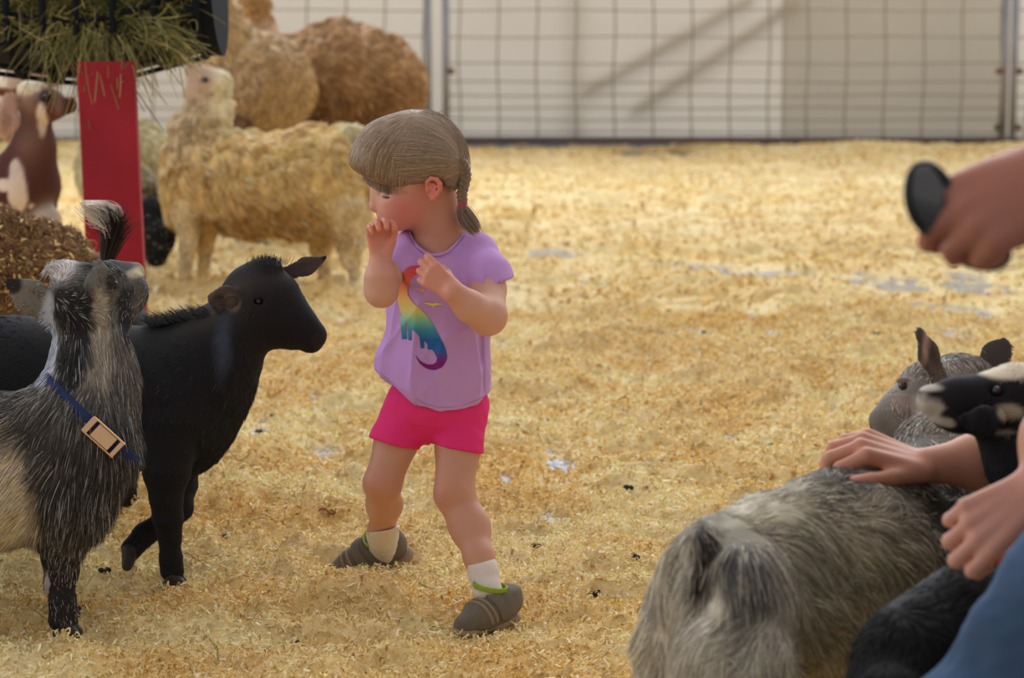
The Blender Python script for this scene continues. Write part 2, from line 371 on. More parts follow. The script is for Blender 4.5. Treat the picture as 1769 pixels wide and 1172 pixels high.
def flakes(n, gen, s0, s1, asp, up):
    xy = gen(n); h = bed_h(xy[:, 0], xy[:, 1]); k = h > .0; xy, h = xy[k], h[k]; n = len(xy)
    L = s0+(s1-s0)*RNG.random(n)**2; w = L*asp*(.6+.8*RNG.random(n)); az = RNG.random(n)*6.283; el = RNG.normal(.2, .6, n); rl = RNG.normal(0, .7, n)
    d = np.stack([np.cos(az)*np.cos(el), np.sin(az)*np.cos(el), np.sin(el)], 1); z = np.array([0, 0, 1.])
    sd = np.cross(d, z); sd /= np.linalg.norm(sd, axis=1)[:, None]+1e-9; u = np.cross(sd, d); sd, u = sd*np.cos(rl)[:, None]+u*np.sin(rl)[:, None], u*np.cos(rl)[:, None]-sd*np.sin(rl)[:, None]
    c = np.stack([xy[:, 0], xy[:, 1], h+up*RNG.random(n)**2], 1); cu = RNG.normal(.35, .3, n)*L
    V = np.empty((n, 6, 3))
    for i, q in enumerate((-1, 0, 1)):
        for j, r in enumerate((-1, 1)): V[:, i*2+j] = c+d*(q*L/2)[:, None]+sd*(r*w/2*(1-.5*abs(q)))[:, None]+u*(cu*(.5-abs(q)))[:, None]
    b = np.arange(n)[:, None]*6; F = np.concatenate([b+[0, 1, 3, 2], b+[2, 3, 5, 4]]); V = V.reshape(-1, 3); V[:, 2] = np.maximum(V[:, 2], .001)
    C = bed_col(c)*np.exp(RNG.normal(0, .16, n))[:, None]; C[RNG.random(n) < .1] = rgb(250, 235, 200); C[RNG.random(n) < .03] = rgb(185, 140, 90)
    return V, F, np.repeat(np.clip(C, 0, .93), 6, 0)
def wedge(y0, y1):
    def g(n):
        y = np.sqrt(y0*y0+(y1*y1-y0*y0)*RNG.random(n)); x = (RNG.random(n)*2-1)*.33*y; return np.stack([x, y], 1)
    return g
parts = [flakes(230000, wedge(2.7, 5.2), .004, .019, .26, .015), flakes(160000, wedge(5.2, 8.5), .007, .024, .33, .018), flakes(90000, wedge(8.5, 20), .012, .04, .45, .014)]
V = []; F = []; C = []; n_ = 0
for v, f, c in parts: V.append(v); F.append(f+n_); C.append(c); n_ += len(v)
tag(mk('loose_wood_shavings', np.concatenate(V), np.concatenate(F), mat('shaving_flake', attr=True, rough=.8, spec=.15), col=np.concatenate(C), smooth=False),
    'small curled wood shaving flakes strewn loosely over the pen bedding', 'wood shavings', kind='stuff')

# canvas side wall, sheet by sheet, and unseen poles added behind it to shade slanting lines into the cloth
def cloth(name, col, tr):
    m = mat(name, col, rough=.9, spec=.1, var=(1.3, .05)); t = m.node_tree; p = t.nodes['Principled BSDF']
    src = p.inputs['Base Color'].links[0].from_socket; b = t.nodes.new('ShaderNodeBsdfTranslucent'); t.links.new(src, b.inputs['Color'])
    mx = t.nodes.new('ShaderNodeMixShader'); mx.inputs[0].default_value = tr; out = t.nodes['Material Output']
    t.links.new(p.outputs[0], mx.inputs[1]); t.links.new(b.outputs[0], mx.inputs[2]); t.links.new(mx.outputs[0], out.inputs[0]); return m
WY = 20.6; WH = 1.42
def sheet(name, x0, x1, m, dy=0):
    nx = max(2, int((x1-x0)/.06)); nz = 20; xs = np.linspace(x0, x1, nx); zs = np.linspace(-.02, WH, nz); X, Z = np.meshgrid(xs, zs)
    P = np.stack([X.ravel(), np.full(X.size, WY+dy), Z.ravel()], 1); P[:, 1] += .012*fbm(P*[1, 0, .25], 2.2, 3, 3)
    i = np.arange(X.size).reshape(nz, nx); F = np.stack([i[:-1, :-1], i[:-1, 1:], i[1:, 1:], i[1:, :-1]], -1).reshape(-1, 4)
    return struct(mk(name, P, F, m))
X20 = lambda px: (px-884.5)/FPX*WY/.99
sheet('wall_back', -8, X20(1350), cloth('cream_canvas', tuple(rgb(236, 226, 208)), .42))
sheet('wall_back_grey', X20(1343), X20(1722), cloth('grey_canvas', tuple(rgb(206, 196, 176)), .33), -.04)
sheet('wall_back_right', X20(1716), 8, cloth('cream_canvas', (1, 1, 1), .42), -.08)
for nm_, x_ in (('wall_left', -7.0), ('wall_right', 7.0)):
    ys = np.linspace(.5, WY, 120); zs = np.linspace(-.02, WH, 8); Y_, Z_ = np.meshgrid(ys, zs); P = np.stack([np.full(Y_.size, x_), Y_.ravel(), Z_.ravel()], 1); P[:, 0] += .02*fbm(P*[0, 1, .25], 1.6, 3, 5)
    i = np.arange(Y_.size).reshape(8, 120); struct(mk(nm_, P, np.stack([i[:-1, :-1], i[:-1, 1:], i[1:, 1:], i[1:, :-1]], -1).reshape(-1, 4), MATS['cream_canvas']))
a = Acc()
for (x0, y0, x1, y1) in ((1015, 150, 1300, -10), (1095, 185, 1380, -5)):
    a.tube([at(x0, y0, WY+.09), at(x1, y1, WY+.09)], .045, 8)
a.tube([at(1000, 245, WY+.16), at(1000, -60, WY+.16)], .04, 8)
struct(a.make('shadow_poles_1', mat('shadow_pole', (.25, .22, .2), rough=.7)))  # poles added in place of outside ropes, to throw soft shadow lines on the canvas
a = Acc(); a.box((0, WY-.1, .03), (16, .07, .06)); struct(a.make('base_strip_back', mat('bluish_base_strip', tuple(rgb(150, 158, 176)), rough=.5), smooth=False))  # bluish grey strip along the foot of the back canvas

# wire fence panels
GALV = mat('galvanised_steel', tuple(rgb(168, 168, 176)), rough=.4, metal=.4, var=(6, .1)); RUST = mat('rusty_steel', tuple(rgb(120, 96, 82)), rough=.7, var=(20, .25)); WIREM = mat('fence_wire', tuple(rgb(168, 158, 142)), rough=.6, metal=.1)
FY = 20.0; XF = lambda px: (px-884.5)/FPX*FY/.99
def zf(py): return at(884.5, py, FY)[2]
ROWS = [zf(y) for y in (18, 64, 110, 142, 165, 187, 207, 228)]+[1.33]
def panel(name, x0, x1, label, step=.318, zb=0):
    t = thing(name, label, 'fence panel', ((x0+x1)/2, FY, 0)); zt = 1.40
    for x, r_ in ((x0, .03), (x1, .03)):
        a = Acc(); a.tube([(x, FY, 0), (x, FY, zt)], r_, 10); a.make('frame_post', GALV, t)
        for z in (.16, .62): b = Acc(); b.box((x+(.04 if x == x0 else -.04), FY-.01, z), (.06, .05, .05)); b.make('hinge_clip', RUST, t, False)
    a = Acc(); a.tube([(x0, FY, zt), (x1, FY, zt)], .028, 10); a.make('top_rail', GALV, t)
    a = Acc(); a.tube([(x0, FY, .05), (x1, FY, .05)], .02, 8); a.make('bottom_rail', RUST, t)
    a = Acc()
    for z in ROWS:
        n = 24; xs = np.linspace(x0, x1, n); a.tube([(x, FY+.012*math.sin(x*5+z*9), z+.006*math.sin(x*3.1+z*40)) for x in xs], .0062, 5)
    x = x0+step*.35
    while x < x1: a.tube([(x+.008*math.sin(z*7+x), FY, z) for z in np.linspace(.05, zt, 10)], .0075, 5); x += step
    a.make('wire_mesh', WIREM, t); return t
panel('fence_panel', XF(772), XF(1722), 'wide wire fence panel in the middle, between the two pairs of steel posts')
panel('fence_panel', XF(742)-4.6, XF(742), 'wire fence panel behind the brown alpacas and the hay feeder')
panel('fence_panel', XF(1738), XF(1738)+4.6, 'wire fence panel at the far right corner, only its first post showing')

# ================================================================ hay feeder
FYY = 6.55
REDM = mat('red_painted_wood', tuple(rgb(158, 34, 48)), rough=.6, spec=.25, var=(9, .12), bump=('noise', 30, .001))
BLKM = mat('black_plastic', (.012, .014, .02), rough=.8, spec=.08)
fo = at(150, 100, FYY); feeder = thing('hay_feeder', 'raised black basket hay feeder on a flat red wooden post', 'feeder', (fo[0], FYY+.1, 0))
pl, pr = at(134, 106, 6.42), at(232, 106, 6.42); pb = at(243, 460, 6.42)
b = Body(.005); px0, px1 = pl[0], pr[0]; zt = pl[2]
V = []; 
xl0, xr0 = px0+.012+.012, px1+.028
for z in np.linspace(0, zt, 14):
    f_ = z/zt; xa = xl0*(1-f_)+px0*f_; xb = xr0*(1-f_)+px1*f_
    V += [(xa, 6.40, z), (xb, 6.40, z), (xb, 6.445, z), (xa, 6.445, z)]
F = [(i*4+j, i*4+(j+1) % 4, i*4+4+(j+1) % 4, i*4+4+j) for i in range(13) for j in range(4)]+[(3, 2, 1, 0), (52, 53, 54, 55)]
po = mk('post', V, F, REDM, feeder, smooth=False)
bv = po.modifiers.new('b', 'BEVEL'); bv.width = .004; bv.segments = 2
# trough: U-shaped ribs around the hay, long bars, solid end panel
XA, XB = at(-130, 0, FYY)[0], at(352, 0, FYY)[0]; ZB = at(200, 146, FYY)[2]; ZT = ZB+.55
def prof(u, x):                      # u 0..1 along the U
    q = math.pi*u; f_ = (x-XA)/(XB-XA); dz = .075*max(0, f_-.62)/.38+.05*max(0, .5-f_)/.5
    r_ = .2; return np.array([x+.03*(1-math.sin(q))*(1 if f_ > .5 else 0)*0, FYY+.1-r_*math.cos(q)*(.82+.18*(1-math.sin(q))), ZB+dz+.2*(1-math.sin(q)**.7) if True else 0])
def upath(x):
    P = [np.array([x, FYY+.1-.205, ZT])]+[prof(u, x) for u in np.linspace(0.02, .98, 15)]+[np.array([x, FYY+.1+.205, ZT])]; return P
a = Acc()
for x in np.arange(XA+.03, XB, .1): a.tube([p_+[0, -.012*(p_[1] < FYY), 0] for p_ in upath(x+.01*math.sin(x*50))], .0095, 8)
for u in (.02, .14, .3, .5, .7, .86, .98):
    a.tube([prof(u, x)+[0, 0, 0] for x in np.linspace(XA, XB, 14)], .007, 6)
for z in (ZT, ZT-.1, ZT-.2, ZT-.3):
    for sg in (-1, 1): a.tube([(XA, FYY+.1+sg*.205, z), (XB, FYY+.1+sg*.205, z)], .008, 6)
a.make('wire_basket', BLKM, feeder)
for xx, nm in ((XB, 1), (XA, -1)):
    pts = [p for p in upath(xx)]; n = len(pts); V = [p+[nm*(0.0 if k == 0 else .03*(1-(p[2]-ZB)/(ZT-ZB)) ), 0, 0] for k in (0, 1) for p in pts]; V = [v+np.array([nm*.014*(i >= n), 0, 0]) for i, v in enumerate(V)]
    F = [tuple(range(n)), tuple(range(2*n-1, n-1, -1))]+[(i, i+n, (i+1) % n+n, (i+1) % n) for i in range(n)]; mk('end_panel', V, F, BLKM, feeder, smooth=False)
# tray under the mesh (dark)
V = []; F = []; xs = np.linspace(XA, XB, 20); us = np.linspace(.06, .94, 14)
for x in xs:
    for u in us: p = prof(u, x); V.append([p[0], FYY+.1+(p[1]-FYY-.1)*.93, p[2]+.012])
for i in range(19):
    for j in range(13): F.append((i*14+j, i*14+j+1, (i+1)*14+j+1, (i+1)*14+j))
so = mk('lining', V, F, mat('dark_net_lining', (.02, .022, .026), rough=.7), feeder); sm = so.modifiers.new('s', 'SOLIDIFY'); sm.thickness = .004
# the hay: a lumpy mass with stalks
HAYC = [rgb(118, 116, 66), rgb(150, 140, 84), rgb(88, 92, 46), rgb(176, 160, 104)]
hb = Body(.008, .03); hb.col = rgb(84, 84, 46)
for x in np.linspace(XA+.08, XB-.11, 8): hb.ell((x, FYY+.1, ZB+.3), (.09, .185, .25))
hb.fur = .02
hay = hb.build('hay', mat('hay_mass', attr=True, rough=.9, var=(60, .5)), disp=lambda P: .016*fbm(P, 22, 2, 2))
tag(hay, 'green brown hay packed into the black feeder basket', 'hay', kind='stuff')
def stalks(n, gen, L0, L1, rad, drop=.6):
    P0, D = gen(n); L = L0+(L1-L0)*RNG.random(n); X = np.empty((n, 7, 3)); bend = RNG.normal(size=(n, 3))*.35
    for j, q in enumerate(np.linspace(0, 1, 7)): X[:, j] = P0+D*(L*q)[:, None]+bend*(L*q*q)[:, None]+np.array([0, 0, -1])*(L*q*q*drop)[:, None]
    C = np.array(HAYC)[RNG.integers(0, 4, n)]*np.exp(RNG.normal(0, .25, n))[:, None]; return X, np.full(n, rad)*(.6+.8*RNG.random(n)), C
def gen_front(n):
    x = XA+.02+(XB-XA-.05)*RNG.random(n); z = ZB+.09+.36*RNG.random(n); P = np.stack([x, np.full(n, FYY-.075), z+.03], 1); P[:, 1] += .05*np.clip((ZB+.1-z)/.1, 0, 1)
    D = RNG.normal(size=(n, 3))*[1.0, .5, .8]+[0, -.5, 0]; D[:, 1] = -np.abs(D[:, 1])*.5; return P, D/np.linalg.norm(D, axis=1)[:, None]
def gen_tuft(px, py, sx, sy, dx, dz):
    def g(n):
        P = np.array([at(px+RNG.normal()*sx, py+RNG.normal()*sy, FYY-.1) for _ in range(n)]); D = RNG.normal(size=(n, 3))*[.3, .25, .25]+[dx, -.25, dz]; return P, D/np.linalg.norm(D, axis=1)[:, None]
    return g
HS = [stalks(1500, gen_front, .03, .10, .0011, .2), stalks(70, gen_tuft(150, 60, 22, 12, -.1, -1), .06, .13, .0012, .4), stalks(50, gen_tuft(200, 75, 16, 14, .5, -1), .07, .16, .0012, .3), stalks(60, gen_tuft(120, 45, 25, 15, -.4, -.8), .06, .14, .0011, .4),
      stalks(80, gen_tuft(255, 45, 18, 12, .9, -.5), .06, .13, .0013, .3), stalks(50, gen_tuft(300, 72, 10, 7, .7, -.5), .04, .07, .0014, .3)]
ho = hair_obj('loose_hay', np.concatenate([q[0] for q in HS]), np.concatenate([q[1] for q in HS]), np.concatenate([q[2] for q in HS]), FURM, taper=.7)
tag(ho, 'loose green and straw coloured hay stalks poking through the feeder mesh', 'hay', kind='stuff')
# ================================================================ animals
def animal(name, label, cat, px, Y, group=None):
    c = at(px, 586, Y); return thing(name, label, cat, (c[0], c[1], 0), group)
def ear(b, base, mid, tip, w, n, thin=.28, cup=True, r0=None, tr=.42, **kw):
    """leaf shaped ear: px tuples (px,py,Y), w half width px, n = direction the opening faces"""
    B_, M_, T_ = at(*base), at(*mid), at(*tip); W = pm(w, mid[2]); n = nrm(n); ax = nrm(T_-B_); n = nrm(n-ax*(n@ax))
    b.cap(B_, W*(r0 or .62), M_, W, flat=(n, thin), k=.006, **kw); b.cap(M_, W, T_, W*tr, flat=(n, thin), k=.006, **kw)
    if cup: b.cap(B_*.55+M_*.45+n*W*.34, W*.5, M_*.45+T_*.55+n*W*.32, W*.36, flat=(n, .38), op='s', k=.002)

# ---- grey pygmy goat with the blue collar (front left, looking up and away)
g = animal('pygmy_goat', 'shaggy grey and black pygmy goat with a blue collar, looking up', 'goat', 60, 4.0)
b = Body(.0042, .035)
GD, GM, GL, WH_ = rgb(52, 49, 48), rgb(92, 86, 82), rgb(160, 152, 146), rgb(205, 185, 155)
b.col = GM; b.fur = .03
b.chain([(172, 690, 4.0, 56), (120, 760, 3.98, 92), (40, 805, 3.98, 122), (-80, 815, 3.99, 134), (-230, 800, 4.02, 118)], col=rgb(70, 66, 62), fur=.045)
b.chain([(156, 560, 4.03, 60), (160, 640, 4.02, 64), (130, 730, 3.99, 92)], col=rgb(112, 106, 100), fur=.032)
b.chain([(150, 770, 3.95, 74), (128, 850, 3.93, 58), (115, 920, 3.93, 36)], col=GD, fur=.05, k=.05)
b.chain([(115, 920, 3.93, 34), (110, 985, 3.93, 23), (107, 1035, 3.93, 21), (109, 1068, 3.93, 25)], col=rgb(40, 37, 37), fur=.008, k=.012)
b.chain([(100, 880, 4.12, 40), (100, 960, 4.12, 26), (98, 1010, 4.12, 20), (110, 1040, 4.12, 22)], col=rgb(60, 56, 54), fur=.008, k=.015)
for yy, dx in ((3.9, 0), (4.1, 25)):
    b.chain([(-230+dx, 800, yy, 90), (-215+dx, 900, yy, 55), (-262+dx, 970, yy, 28), (-250+dx, 1050, yy, 22), (-246+dx, 1085, yy, 24)], col=GD, fur=.02, k=.03)
b.chain([(-330, 760, 4.02, 28), (-360, 700, 4.03, 18)], col=GD, fur=.06)
# head
b.chain([(142, 512, 4.02, 57), (176, 500, 4.04, 46)], col=rgb(66, 64, 66), fur=.016, k=.03)
b.chain([(176, 505, 4.04, 42), (214, 500, 4.08, 33), (228, 484, 4.12, 21)], col=rgb(88, 84, 82), fur=.008, k=.025, rev=True)
b.chain([(205, 535, 4.06, 30), (222, 510, 4.08, 24)], col=rgb(60, 58, 60), fur=.008, k=.025, rev=True)
b.chain([(196, 462, 4.06, 9), (236, 464, 4.12, 9)], col=rgb(150, 138, 108), fur=.004, k=.02, rev=True)
b.pell(238, 478, 4.13, 9, 14, 13, col=rgb(60, 56, 52), fur=0, k=.01)
b.pell(112, 468, 4.02, 24, 26, 14, col=rgb(206, 196, 192), fur=.035, k=.02, flow=(-.6, 0, .7))
ear(b, (92, 540, 4.0), (52, 512, 3.98), (20, 490, 3.97), 26, (-.25, -.9, .35), col=rgb(128, 122, 114), fur=.007, r0=.85)
ear(b, (176, 530, 3.99), (173, 488, 3.97), (173, 448, 3.97), 25, (.55, -.8, 0), col=rgb(120, 118, 118), fur=.007, r0=.8, tr=.14)
P_ = b.paint
P_(22, 492, 3.97, 17, 18, rgb(46, 44, 46)); P_(58, 512, 3.9, 26, 12, rgb(90, 84, 78)); P_(172, 482, 3.9, 13, 26, rgb(84, 84, 88))
P_(186, 460, 4.05, 60, 12, rgb(44, 42, 44), rd=70); P_(110, 462, 4.02, 26, 22, rgb(210, 200, 198), rd=60)
P_(120, 600, 3.95, 26, 70, rgb(44, 42, 44), ns=.3); P_(135, 560, 3.95, 30, 60, rgb(44, 42, 44), ns=.3); P_(118, 530, 3.97, 30, 34, rgb(42, 41, 44)); P_(88, 600, 4.0, 16, 75, rgb(190, 195, 210), ns=.3)
P_(172, 590, 3.95, 22, 80, rgb(168, 158, 146), ns=.35); P_(218, 548, 4.0, 22, 50, rgb(46, 46, 50), ns=.35); P_(200, 495, 3.98, 14, 30, rgb(58, 56, 58), ns=.3); P_(228, 470, 4.1, 24, 10, rgb(176, 164, 128), rd=60)
P_(20, 850, 3.9, 60, 105, rgb(222, 200, 168), rd=140, ns=.25, nf=14); P_(-130, 830, 3.98, 130, 100, rgb(222, 200, 168), rd=200, ns=.25, nf=14)
P_(60, 965, 4.0, 90, 24, rgb(40, 37, 36), rd=100, ns=.3); P_(160, 870, 3.95, 60, 60, rgb(56, 50, 47), rd=90); P_(84, 1012, 4.1, 10, 26, rgb(215, 210, 210))
b.build('goat_body', SKINM, g); gb = b
fur(b, 95000, g, FURM, rad=.00042, lift=.22, wav=.22, jit=.42, light=rgb(190, 182, 176), lightp=.13, gravity=.35)
eye(g, 198, 492, 4.0, 7)
hoof(g, 112, 1084, 3.93, 26); hoof(g, 118, 1052, 4.12, 22); hoof(g, -245, 1090, 3.9, 24); hoof(g, -220, 1060, 4.1, 22)
# collar
COLM = mat('navy_webbing', tuple(rgb(38, 56, 104)), rough=.8, bump=('wave', 180, .001)); BRASS = mat('buckle_metal', tuple(rgb(214, 176, 140)), rough=.3, metal=.75)
cc = at(160, 690, 4.0)*.5+at(145, 700, 4.0)*.5
bvh_goat = BVHTree.FromPolygons(gb.V.tolist(), gb.F.tolist())
def ring_on(bvh, c, u, v, rmax, n, off):
    out = []
    for i in range(n):
        q = 2*math.pi*i/n; d = Vector(u)*math.cos(q)+Vector(v)*math.sin(q); o = Vector(c)+d*rmax; h = bvh.ray_cast(o, -d, rmax)
        oo = off(math.cos(q)) if callable(off) else off; out.append(np.array(h[0]+d*oo) if h[0] else np.array(Vector(c)+d*rmax*.5))
    return np.array(out)
uu = nrm(at(222, 790, 4.0)-at(112, 690, 4.0)); vv = nrm(np.cross(uu, nrm(np.array([.55, .2, .9]))));  ax = nrm(np.cross(uu, vv))
R_ = ring_on(bvh_goat, at(158, 728, 4.0), uu, vv, .22, 72, lambda c: -.003+.014*max(0, min(1, c*1.3+.5)))
V = []; F = []
for i in range(72):
    o = nrm(R_[i]-at(158, 728, 4.0))
    V += [R_[i]-ax*.0125, R_[i]+ax*.0125, R_[i]+ax*.0125+o*.004, R_[i]-ax*.0125+o*.004]
for i in range(72):
    for j in range(4): F.append((i*4+j, i*4+(j+1) % 4, ((i+1) % 72)*4+(j+1) % 4, ((i+1) % 72)*4+j))
col_ = mk('collar', V, F, COLM, g)
tgt = at(196, 738, 3.9); ib = int(np.argmin(np.linalg.norm(R_-tgt-0*ax, axis=1)+0.5*np.maximum(0, R_[:, 1]-4.0))); pb_ = R_[ib]
tt = nrm(R_[(ib+1) % 72]-R_[ib-1]); no = nrm(np.cross(tt, ax)); no = no if no@(pb_-at(158, 728, 4.0)) > 0 else -no
Rm = np.stack([tt, ax, no], 1); a = Acc(); pb_ = pb_+no*.007
a.box(pb_, (.038, .025, .007), Rm); a.box(pb_+tt*.030, (.010, .030, .008), Rm); a.box(pb_-tt*.029, (.008, .028, .008), Rm)
for sgn in (-1, 1): a.box(pb_+ax*sgn*.0145, (.068, .003, .009), Rm)
bk = a.make('buckle', BRASS, col_, False); bk['label'] = 'brushed gold metal side release buckle'
bv = bk.modifiers.new('b', 'BEVEL'); bv.width = .0012; bv.segments = 2

# ---- black goat standing side-on
BK = rgb(30, 30, 33)
g = animal('black_goat', 'short-coated black goat in profile, facing the girl, one foreleg lifted', 'goat', 150, 4.45)
b = Body(.0042, .03); b.col = BK; b.fur = .012
b.chain([(345, 655, 4.46, 88), (300, 690, 4.45, 118), (160, 688, 4.45, 128), (20, 684, 4.45, 134), (-120, 684, 4.46, 132), (-190, 690, 4.46, 112)], fur=.016)
b.chain([(432, 540, 4.46, 54), (388, 592, 4.46, 66), (345, 640, 4.46, 94), (300, 670, 4.46, 112)], fur=.016)
b.chain([(352, 720, 4.45, 54), (325, 765, 4.44, 50)], fur=.02)
b.chain([(290, 740, 4.37, 64), (288, 815, 4.34, 40), (287, 858, 4.33, 28), (290, 895, 4.33, 25), (293, 925, 4.33, 19), (295, 965, 4.33, 18), (297, 985, 4.33, 21)], fur=.008, k=.012)
b.chain([(300, 760, 4.52, 56), (310, 835, 4.50, 30), (309, 876, 4.47, 23), (294, 894, 4.46, 21), (250, 924, 4.44, 19), (228, 948, 4.42, 19)], fur=.009, k=.012)
for yy, dx in ((4.37, 0), (4.55, 40)):
    b.chain([(-180+dx, 700, yy, 92), (-190+dx, 800, yy, 56), (-235+dx, 870, yy, 27), (-222+dx, 950, yy, 20), (-218+dx, 985, yy, 21)], fur=.012, k=.03)
b.chain([(-285, 640, 4.46, 22), (-310, 600, 4.46, 14)], fur=.04)
b.chain([(440, 508, 4.46, 54), (470, 516, 4.46, 50)], fur=.010, k=.03)
b.chain([(462, 548, 4.46, 50), (500, 560, 4.46, 38), (536, 580, 4.46, 25)], fur=.005, k=.03, rev=True)
b.chain([(478, 520, 4.46, 34), (520, 562, 4.46, 20), (542, 580, 4.46, 15)], fur=.004, k=.02, rev=True)
b.pell(546, 580, 4.46, 13, 16, 13, fur=.002, k=.012); b.pell(537, 599, 4.46, 15, 13, 10, fur=.003, k=.01)
b.pell(460, 462, 4.46, 26, 24, 14, fur=.014, k=.02)
b.cap(at(556, 592, 4.42), .0015, at(530, 596, 4.41), .002, op='s', k=.003); b.pell(553, 576, 4.425, 3.5, 4, 2.5, op='s', k=.003); b.pell(446, 522, 4.405, 10, 4, 7, op='s', k=.008)
b.pell(446, 514, 4.412, 11, 4, 4, fur=.002, k=.006); b.pell(446, 529, 4.412, 10, 4, 3, fur=.002, k=.005)
ear(b, (412, 520, 4.42), (386, 518, 4.40), (368, 514, 4.40), 24, (-.15, -.95, -.25), thin=.3, col=rgb(86, 76, 70), fur=.004, r0=.7)
ear(b, (492, 474, 4.5), (530, 460, 4.51), (572, 442, 4.52), 14, (-.1, -.95, -.3), thin=.3, col=rgb(78, 70, 68), fur=.004, r0=1.0, tr=.2)
b.paint(400, 525, 4.38, 15, 17, rgb(132, 118, 106), soft=.3, rd=30); b.paint(568, 443, 4.52, 14, 9, BK, rd=20)
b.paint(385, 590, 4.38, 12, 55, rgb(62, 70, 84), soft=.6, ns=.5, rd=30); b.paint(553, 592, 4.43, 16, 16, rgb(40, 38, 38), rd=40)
b.build('goat_body', SKINM, g)
fur(b, 80000, g, FURM, rad=.00036, lift=.10, wav=.12, jit=.35, light=rgb(70, 68, 70), lightp=.05, gravity=.3)
# raised mane along the withers
n = 1500; t = RNG.random(n)*.85; px = 262+t*125; py = 566-t*22-2*np.sin(t*3); P0 = np.array([at(x, y, 4.44+.02*RNG.normal()) for x, y in zip(px, py)]); D = RNG.normal(size=(n, 3))*.18+[-.75, 0, .7]; D /= np.linalg.norm(D, axis=1)[:, None]
L = .028*(.4+.8*RNG.random(n))*(.6+.5*np.sin(t*25)**2); X = np.stack([P0+D*(L*q)[:, None]+np.array([-1, 0, 0])*(L*q*q*.2)[:, None] for q in np.linspace(0, 1, 5)], 1)
hair_obj('mane', X, np.full(n, .0005), np.tile(BK, (n, 1)), FURM, g)
n = 500; P0 = np.array([at(460+RNG.normal()*13, 455+abs(RNG.normal())*3, 4.46+.014*RNG.normal()) for _ in range(n)]); D = RNG.normal(size=(n, 3))*.3+[.1, 0, 1]; X = np.stack([P0+D*(.013*q) for q in np.linspace(0, 1, 4)], 1)
hair_obj('forelock', X, np.full(n, .0004), np.tile(BK, (n, 1)), FURM, g)
# bits of dry bedding caught on the coat
eye(g, 446, 521, 4.412, 8.5)
hoof(g, 299, 1000, 4.33, 22); hoof(g, -215, 992, 4.37, 20); hoof(g, -175, 975, 4.55, 20)
a = Body(.0035, .004)
for sgn in (-1, 1):
    a.cap(at(226, 950, 4.42)+[0, sgn*.008, 0], .016, at(221, 976, 4.41)+[0, sgn*.010, 0], .010)
a.build('hoof', HOOFM, g, colour=False)

# ---- curly brown sheep
g = animal('sheep', 'curly brown woolly sheep speckled with shavings, behind the black goat', 'sheep', 20, 5.9)
b = Body(.009, .06); b.col = rgb(146, 112, 78); b.fur = .03
b.chain([(62, 488, 5.9, 102), (-40, 480, 5.9, 112), (-150, 492, 5.9, 108)])
b.pell(120, 500, 5.88, 58, 70, 70); b.chain([(-190, 450, 5.9, 56), (-260, 400, 5.85, 44)], fur=.02); b.chain([(-260, 395, 5.85, 38), (-310, 420, 5.8, 22)], fur=.004, col=rgb(70, 55, 42), rev=True)
for x, yy in ((95, 5.83), (80, 6.0), (-150, 5.83), (-140, 6.0)): b.chain([(x, 560, yy, 32), (x, 650, yy, 20), (x+4, 745, yy, 15)], col=rgb(80, 62, 46), fur=.004, k=.02)
b.build('sheep_body', SKINM, g, disp=lambda P: .012*fbm(P, 26, 2, 4)+.006*vnoise(P, 70, 9))
fur(b, 42000, g, FURM, name='fleece', rad=.0012, seg=7, lift=.75, wav=.5, wf=60, jit=.4, light=rgb(205, 165, 105), lightp=.10, gravity=.15, curl=.16, clump=.4, cf=60)
eye(g, -285, 400, 5.77, 6)
for x, yy in ((100, 5.83), (85, 6.0), (-146, 5.83), (-136, 6.0)): hoof(g, x, 765, yy, 17)
P, N_ = sample(b, 800); d = RNG.normal(size=P.shape); V = []; F = []
for i in range(len(P)):
    if b.V is None: break
    t = nrm(np.cross(N_[i], d[i])); w = np.cross(N_[i], t); L = .003+.006*RNG.random()**2; c = P[i]+N_[i]*(.012+.014*RNG.random()); k_ = len(V)
    V += [c-t*L-w*L*.25, c-t*L+w*L*.25, c+N_[i]*L*.4+w*L*.35, c+N_[i]*L*.4-w*L*.35, c+t*L-w*L*.2, c+t*L+w*L*.2]; F += [(k_, k_+1, k_+2, k_+3), (k_+3, k_+2, k_+5, k_+4)]
cl = np.tile(rgb(222, 186, 122), (len(V), 1))*np.repeat(np.exp(RNG.normal(0, .25, len(P))), 6)[:, None]
tag(mk('shavings_in_fleece', V, F, MATS['shaving_flake'], col=np.clip(cl, 0, .9), smooth=False), 'pale shaving flakes tangled in the curly brown sheep fleece', 'wood shavings', kind='stuff')

# ---- dark goat seen from behind, only its upright tail shows
g = animal('goat', 'dark brown goat hidden behind the grey goat, white-tipped tail held upright', 'goat', 180, 4.95)
b = Body(.006, .04); b.col = rgb(44, 36, 33); b.fur = .015
def wp(x, y, z, r): return (x, y, z, r)
b.wchain([wp(-.83, 4.86, .40, .095), wp(-.865, 5.05, .38, .10), wp(-.895, 5.22, .37, .085)]); b.wchain([wp(-.90, 5.26, .37, .06), wp(-.915, 5.36, .30, .05), wp(-.92, 5.44, .20, .045), wp(-.925, 5.46, .10, .026)], rev=True)
for x, y in ((-.79, 4.88), (-.89, 4.90), (-.86, 5.22), (-.95, 5.22)): b.wchain([wp(x, y, .33, .05), wp(x, y+.02, .2, .026), wp(x, y, .07, .018)], k=.02)
b.chain([(183, 520, 4.86, 24), (184, 490, 4.84, 16), (184, 470, 4.82, 13), (188, 425, 4.81, 12), (184, 395, 4.80, 11)], col=rgb(48, 34, 30), fur=.0, k=.02)
b.build('goat_body', SKINM, g); fur(b, 14000, g, FURM, rad=.0006, lift=.2, jit=.3)
